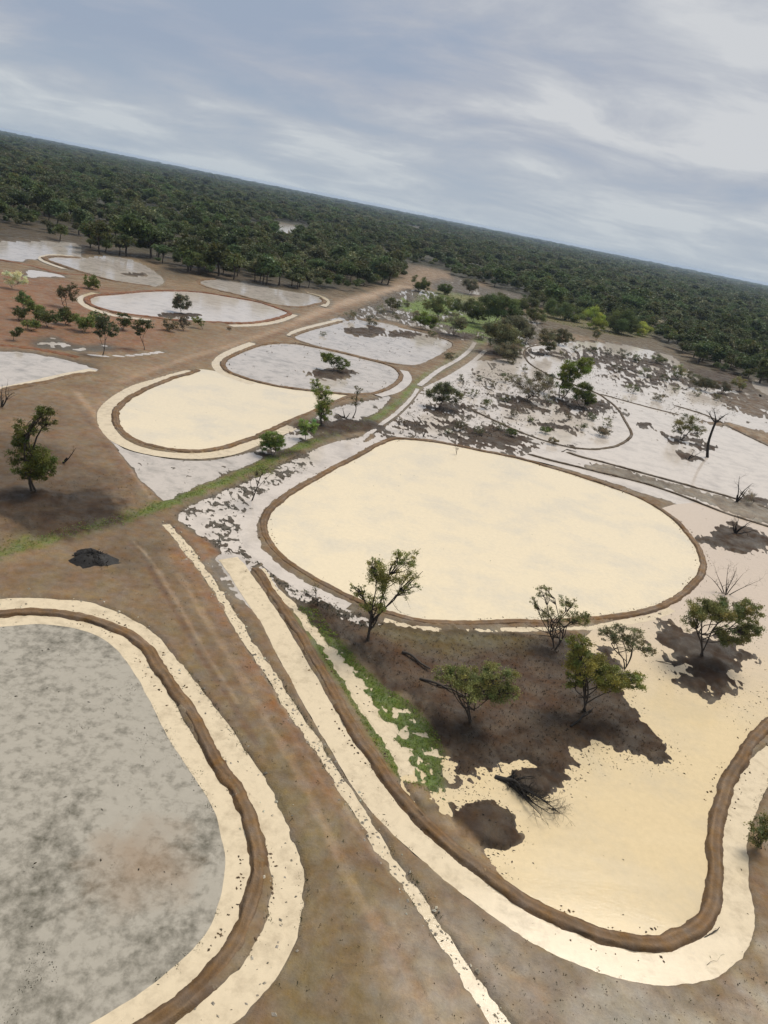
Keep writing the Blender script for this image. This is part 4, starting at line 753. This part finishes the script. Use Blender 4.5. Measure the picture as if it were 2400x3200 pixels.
NO_TREES = [np.array([gp(*p) for p in z]) for z in ([(850,690),(960,700),(960,735),(850,735)], [(1258,702),(1432,736),(1432,747),(1258,715)], [(1270,840),(1340,830),(1400,850),(1330,880),(1250,890)], Z_FARLIT, Z_FAR1, Z_FAR2, I_BANK + I_TOP, H_BANK + H_TOP)]
def dens(x, y):
    d = .66 + .85 * fbm(x, y, 45., 3, 91) + .35 * fbm(x, y, 170., 2, 93)
    d = d + .45 * sst(0, 160, x) - .42 * sst(-60, -150, x) * sst(900, 300, np.hypot(x, y))
    return d
pts = []
for r0, r1, cell, s, sz in ((150, 620, 6.4, 1.45, 1.15), (620, 1400, 8.6, 1.8, 1.2), (1400, 3600, 15.5, 2.9, 1.2), (3600, 11000, 42, 7.5, 1.3)):
    xm = r1 * math.sin(R(46)); gx, gy = np.meshgrid(np.arange(-xm, xm, cell), np.arange(r0 * .6, r1, cell)); gx = gx.ravel() + rng.uniform(-.5, .5, gx.size) * cell; gy = gy.ravel() + rng.uniform(-.5, .5, gy.size) * cell
    r = np.hypot(gx, gy); a = np.abs(np.degrees(np.arctan2(gx, gy))); k = (r > r0) & (r < r1) & (a < 44); gx, gy = gx[k], gy[k]
    k = inside(gx, gy, WOODP); gx, gy = gx[k], gy[k]
    k = rng.random(len(gx)) < np.clip(dens(gx, gy), .05, .97); gx, gy = gx[k], gy[k]
    for z in NO_TREES: k = ~inside(gx, gy, z); gx, gy = gx[k], gy[k]
    q = np.clip(rng.lognormal(-.08, .34, len(gx)), .4, 1.75) * (1 + .25 * np.clip(fbm(gx, gy, 60., 2, 66), -1, 1)); pts.append(np.c_[gx, gy, q * s, q * sz])
pts = np.vstack(pts)
# the 300 that show largest stand as trees of their own
d = np.hypot(pts[:, 0], pts[:, 1]); vis = np.abs(np.degrees(np.arctan2(pts[:, 0], pts[:, 1]))) < 29
order = np.argsort(np.where(vis, d / pts[:, 3], 1e9)); own, rest = order[:300], order[300:]
def wlabel(x, y):
    a = math.degrees(math.atan2(x, y))
    for lim, l, g in ((-18, 'bushy tree in the thin dry woodland at the far left', 'trees of the far left woodland'), (-9, 'tree at the dense woodland edge behind the farthest pond', 'woodland edge behind the farthest pond'),
                      (-1, 'tree at the woodland edge behind the far oval pond', 'woodland edge behind the far oval pond'), (7, 'tree of the woodland where the dirt track ends', 'woodland at the end of the track'),
                      (16, 'dark tree on the woodland edge above the lime grass', 'woodland edge above the lime grass'), (99, 'dark tree of the closed woodland above the flood water', 'closed woodland above the flood water')):
        if a < lim: return l, g
for i in own:
    x, y, s, q = pts[i]; cm, tm = protos[rng.integers(9)]; l, g = wlabel(x, y)
    root = link('woodland_tree', None, label=l, cat='tree', group=g, loc=(x, y, zground(x, y) - .1)); root.rotation_euler.z = rng.uniform(0, 6.28); root.scale = (s, s, q)
    link('trunk', tm, (), parent=root); link('crown', cm, (), parent=root)
# the rest: one mass
P = pts[rest]; me = bpy.data.meshes.new('woodland'); me.vertices.add(len(P)); me.vertices.foreach_set('co', np.c_[P[:, :2], np.full(len(P), .1)].astype(np.float32).ravel()); me.update()
at = me.attributes.new('size', 'FLOAT_VECTOR', 'POINT'); at.data.foreach_set('vector', np.c_[P[:, 2], P[:, 2], P[:, 3]].astype(np.float32).ravel())
at = me.attributes.new('turn', 'FLOAT_VECTOR', 'POINT'); at.data.foreach_set('vector', np.c_[np.zeros(len(P)), np.zeros(len(P)), rng.uniform(0, 6.28, len(P))].astype(np.float32).ravel())
at = me.attributes.new('sort', 'INT', 'POINT'); at.data.foreach_set('value', rng.integers(0, 9, len(P)).astype(np.int32))
wood = link('woodland', me, LEAF, kind='stuff', label='endless dark olive woodland stretching to the horizon', cat='woodland')
ng = bpy.data.node_groups.new('woodland', 'GeometryNodeTree'); ng.interface.new_socket('Geometry', in_out='INPUT', socket_type='NodeSocketGeometry'); ng.interface.new_socket('Geometry', in_out='OUTPUT', socket_type='NodeSocketGeometry')
gn, gl = nodes_of(ng); gi, go = gn('NodeGroupInput'), gn('NodeGroupOutput'); iop = gn('GeometryNodeInstanceOnPoints'); iop.inputs['Pick Instance'].default_value = True; jn = gn('GeometryNodeJoinGeometry')
for cm, tm in protos:
    src = next(o for o in COL.objects if o.type == 'MESH' and o.data is cm); oi = gn('GeometryNodeObjectInfo', transform_space='ORIGINAL'); oi.inputs['Object'].default_value = src; oi.inputs['As Instance'].default_value = True; gl(oi.outputs['Geometry'], jn.inputs[0])
def named(nm, ty): x = gn('GeometryNodeInputNamedAttribute', data_type=ty); x.inputs['Name'].default_value = nm; return x.outputs['Attribute']
gl(gi.outputs[0], iop.inputs['Points']); gl(jn.outputs[0], iop.inputs['Instance']); gl(named('size', 'FLOAT_VECTOR'), iop.inputs['Scale']); gl(named('turn', 'FLOAT_VECTOR'), iop.inputs['Rotation']); gl(named('sort', 'INT'), iop.inputs['Instance Index']); gl(iop.outputs[0], go.inputs[0])
md = wood.modifiers.new('woodland', 'NODES'); md.node_group = ng

# ------------------------------------------------------------------ grass, weed, litter
def sample_poly(pts, nmax):
    P = plan(pts, True, 3); a, b = P.min(0), P.max(0); x = rng.uniform(a[0], b[0], nmax); y = rng.uniform(a[1], b[1], nmax); k = inside(x, y, P); return np.c_[x[k], y[k]]
def sample_line(pts, w, nmax):
    P = resample(plan(pts), False, .3); i = rng.integers(0, len(P), nmax); return P[i] + rng.normal(0, w / 2, (nmax, 2))
def gz(q): # ground height for many points
    r = np.hypot(*q.T); a = np.degrees(np.arctan2(q[:, 0], q[:, 1])); i = np.clip(np.searchsorted(rr, r), 0, nr - 1); j = np.clip(np.round((a + 60) / 120 * (NAZ - 1)).astype(int), 0, NAZ - 1); return Zg[i * na + j]
def tufts(name, q, h, col, label, blades=5, spread=.12, above=None, cat='grass', wid=.3):
    z = gz(q)
    if above is not None: k = z > above; q, z = q[k], z[k]
    z = np.maximum(z, -.02); N = len(q); c = np.repeat(np.c_[q, z], blades, 0); M_ = len(c); hh = (h * rng.uniform(.5, 1.5, N)).repeat(blades) * rng.uniform(.6, 1.2, M_)
    a = rng.uniform(0, 6.28, M_); d = np.c_[np.cos(a), np.sin(a)]; b = c.copy(); b[:, :2] += d * rng.uniform(0, spread, M_)[:, None]; t = b.copy(); t[:, :2] += d * (hh * rng.uniform(.2, .9, M_))[:, None]; t[:, 2] += hh
    s = np.c_[-d[:, 1], d[:, 0], np.zeros(M_)] * (hh * wid)[:, None]; v = np.stack([b - s, b + s, t], 1).reshape(-1, 3)
    cc = np.outer(np.clip((1 + .3 * rng.normal(0, 1, N)).repeat(blades), .4, 1.8), col); cc[:, 0] *= (1 + .18 * rng.normal(0, 1, N)).repeat(blades)
    return link(name, mesh_np(name, v, np.arange(M_ * 3).reshape(-1, 3), np.repeat(np.clip(cc, .005, .7), 3, 0), False), LEAF, kind='stuff', label=label, cat=cat)
tufts('grass', np.vstack([sample_line(GREEN[1:13], 1.3, 3200), sample_line(GREEN[12:], 1.8, 1500)]), .08, (.21, .25, .06), 'green grass growing along the straight strip', above=-.05)
tufts('weeds', sample_poly(Z_GREENM, 36000), .055, (.24, .33, .06), 'bright green weeds on the wet ground beside the near bank', above=.0, wid=.42)
tufts('tussocks', np.vstack([sample_poly(Z_SPK, 9000), sample_poly(Z_SPK2, 3500), sample_poly(Z_TRI, 4500)]), .09, (.075, .075, .045), 'small dull tussocks poking out of the flooded flats', above=-.02, wid=.4)
tufts('litter', np.vstack([sample_poly(Z_ISLE, 5000)]), .09, (.055, .04, .025), 'dry leaf litter and twigs covering the brown island', above=.02, wid=.25, cat='litter')
tufts('grass', np.vstack([sample_poly(Z_GRASS1, 900), sample_poly(Z_GRASS2, 2000)]), .22, (.15, .22, .045), 'lime green grass patch before the far woodland', above=-.05, wid=.5)
w1 = sample_poly(Z_D[5:25] + [(-60,3300),(-60,2000)], 16000); k = fbm(w1[:, 0], w1[:, 1], 2.2, 3, 15) + .5 * fbm(w1[:, 0], w1[:, 1], 9, 2, 16) > .5 + .5 * rng.random(len(w1)); w1 = w1[k]
tufts('weeds', w1, .06, (.055, .055, .034), 'drowned dark weeds showing through the murky pond', wid=.5, spread=.22, cat='weeds')
def flecks(name, q, size, col, label, z=.03, cat='debris', wr=(.15, .6)):
    N = len(q); th = rng.uniform(0, 6.28, N); l = size * np.clip(rng.lognormal(-.3, .5, N), .25, 1.7); w = l * rng.uniform(*wr, N); d = np.c_[np.cos(th), np.sin(th)]; s = np.c_[-d[:, 1], d[:, 0]]; zz = np.maximum(gz(q), 0) + z
    p = lambda a, b, c: np.c_[q + d * (l * a)[:, None] + s * (w * b)[:, None], zz + w * c]
    v = np.stack([p(-1, 0, -.2), p(.1, .8, -.1), p(1, .1, -.2), p(-.2, -.9, -.1), p(.05, .1, .75), p(0, 0, -.5)], 1).reshape(-1, 3)
    o = np.arange(N)[:, None] * 6; f = np.concatenate([o + np.array(t) for t in ((0, 3, 4), (3, 2, 4), (2, 1, 4), (1, 0, 4), (3, 0, 5), (2, 3, 5), (1, 2, 5), (0, 1, 5))], 0)
    c = np.outer(rng.uniform(.5, 1.6, N), col).repeat(6, 0)
    return link(name, mesh_np(name, v, f, np.clip(c, .005, .6), False), SOIL, kind='stuff', label=label, cat=cat)
A_S = [(1500,1936),(1608,1932),(1717,1929),(1825,1925),(1934,1914),(2015,1898),(2075,1876)]
q = [sample_poly(A_BANK, 60), sample_poly(Z_B, 330), sample_poly(Z_C, 60), sample_line(B_CH, 1.2, 30), sample_line(D_IN, .9, 35), sample_line(D_OUT, 1.1, 35), sample_line(THIN, .6, 110), sample_line(A_S, .35, 130), sample_line(BGREEN_CH, .6, 40), sample_poly(Z_D, 260)]
k = sample_line([(1700,2420),(1900,2350),(2050,2380),(2120,2300)], 3.0, 160); q.append(k); q.append(sample_line([(2050,2130),(2200,2160),(2330,2130),(2380,2180),(2300,2260)], 2.2, 140)); q.append(sample_line([(1440,2500),(1580,2620),(1560,2680)], 2, 90))
flecks('debris', np.vstack(q), .085, (.055, .045, .03), 'dark leaves, sticks and clods floating on the clay water')
q = [sample_line(THIN, .9, 420), sample_line(D_OUT, 2.2, 160)]
flecks('stones', np.vstack(q), .12, (.42, .37, .28), 'pale clods strewn along the narrow ditch', cat='stones', wr=(.5, 1.0))
FLAT = [(300,1750),(560,1680),(760,2000),(1000,2450),(1250,2800),(1450,3100),(1500,3260),(700,3260),(900,3000),(940,2760),(860,2500),(700,2250),(560,2060),(450,1960),(330,1880)]
q = sample_poly(FLAT, 2600); q = q[fbm(q[:, 0], q[:, 1], 5., 3, 33) > .1]
flecks('pebbles', np.vstack([q, sample_poly([(1500,2870),(1900,3070),(2200,3080),(2400,2900),(2500,3250),(1650,3300)], 700)]), .055, (.15, .11, .07), 'small clods and pebbles strewn over the bare dirt flat', .0, 'pebbles', (.5, 1.0))
ed = [resample(plan(p), False, .3) for p in (A_BANK, B_BANK, D_BANK)]
qs = []
for P_, w_ in zip(ed, (.95, 1.0, 1.0)):
    t = np.gradient(P_, axis=0); t /= np.hypot(*t.T)[:, None]; nn = np.c_[-t[:, 1], t[:, 0]]; i = rng.integers(0, len(P_), 420); k = fbm(i * .3, i * 0., 4., 2, 8) > .05; i = i[k]; qs.append(P_[i] + nn[i] * (rng.choice([-1, 1], len(i)) * w_ * rng.uniform(.85, 1.25, len(i)))[:, None])
flecks('clods', np.vstack(qs), .10, (.12, .08, .045), 'brown clods crumbled along the feet of the banks', cat='clods', wr=(.55, 1.0))

tufts('dry_grass', np.vstack([sample_poly([(300,1750),(560,1680),(760,2000),(1000,2450),(1250,2800),(1450,3100),(1500,3260),(700,3260),(900,3000),(940,2760),(860,2500),(700,2250),(560,2060),(450,1960),(330,1880)], 1500), sample_poly([(1500,2860),(1900,3060),(2200,3080),(2400,2900),(2500,3250),(1650,3300)], 500), sample_poly([(-50,1560),(400,1480),(480,1580),(300,1620),(-50,1720)], 900)]), .06, (.085, .075, .035), 'sparse dry grass and crumbs scattered over the bare dirt flat', above=.02, wid=.4)
UP = [(1640,1100),(1760,1085),(1900,1090),(2060,1110),(2150,1170),(2260,1230),(2300,1300),(2200,1380),(2050,1330),(1960,1280),(1860,1215),(1740,1180)]
LO = [(1300,1262),(1520,1150),(1700,1200),(1850,1240),(1950,1330),(1850,1395),(1700,1370),(1500,1370),(1250,1370)]
tufts('reeds', np.vstack([sample_poly(UP, 6500), sample_poly(LO, 6500), sample_poly(Z_CEN, 5000), sample_poly(E_BANK, 350), sample_poly(F_BANK + F_TOP, 700)]), .22, (.06, .055, .038), 'dark drowned reeds and twigs standing in the grey flood water', above=-.07, wid=.22, spread=.4, cat='reeds')
k = np.nonzero((SHORE > .25) & (Zg < .03) & (RADIUS < 190))[0]; k = rng.choice(k, 1700, p=SHORE[k] / SHORE[k].sum()); q = np.c_[X[k], Y[k]] + rng.normal(0, .25, (len(k), 2))
flecks('shore_litter', q, .085, (.042, .032, .022), 'dark twigs and leaves stranded along the island shores', .015, 'litter')
e1 = resample(plan(D_OUT), False, .3); e2 = resample(plan(D_IN), False, .3); e3 = resample(plan(B_CH), False, .3); e4 = resample(plan(THIN), False, .3)
def edge(P_, w, m): t_ = np.gradient(P_, axis=0); t_ /= np.hypot(*t_.T)[:, None]; n_ = np.c_[-t_[:, 1], t_[:, 0]]; i = rng.integers(0, len(P_), m); i = i[fbm(i * .3, i * 0. + w, 5., 2, 18) > .15]; return P_[i] + n_[i] * (rng.choice([-1, 1], len(i)) * w * rng.normal(1, .16, len(i)))[:, None]
tufts('bank_weeds', np.vstack([edge(e1, .95, 900), edge(e2, .85, 700), edge(e3, 1.1, 500), edge(e4, .5, 700)]), .07, (.09, .10, .04), 'small weeds along the channel edges', wid=.45, spread=.15, cat='weeds')
# ------------------------------------------------------------------ haze: the air over the plain
hz = bpy.data.materials.new('haze'); hz.use_nodes = True; n, L = nodes_of(hz.node_tree); o = n('ShaderNodeOutputMaterial'); pv = n('ShaderNodeVolumePrincipled', I={'Density': .00006, 'Color': (.62, .78, 1, 1), 'Anisotropy': .2}); L(pv.outputs[0], o.inputs['Volume'])
me = bpy.data.meshes.new('haze'); s = 13200; zb, zt = -1.6, 44.0
me.from_pydata([(-s, -s, zb), (s, -s, zb), (s, s, zb), (-s, s, zb), (-s, -s, zt), (s, -s, zt), (s, s, zt), (-s, s, zt)], [], [(3, 2, 1, 0), (4, 5, 6, 7), (0, 1, 5, 4), (1, 2, 6, 5), (2, 3, 7, 6), (3, 0, 4, 7)]); me.update()
link('haze', me, hz, kind='stuff', label='thin blue haze in the air over the plain', cat='haze')
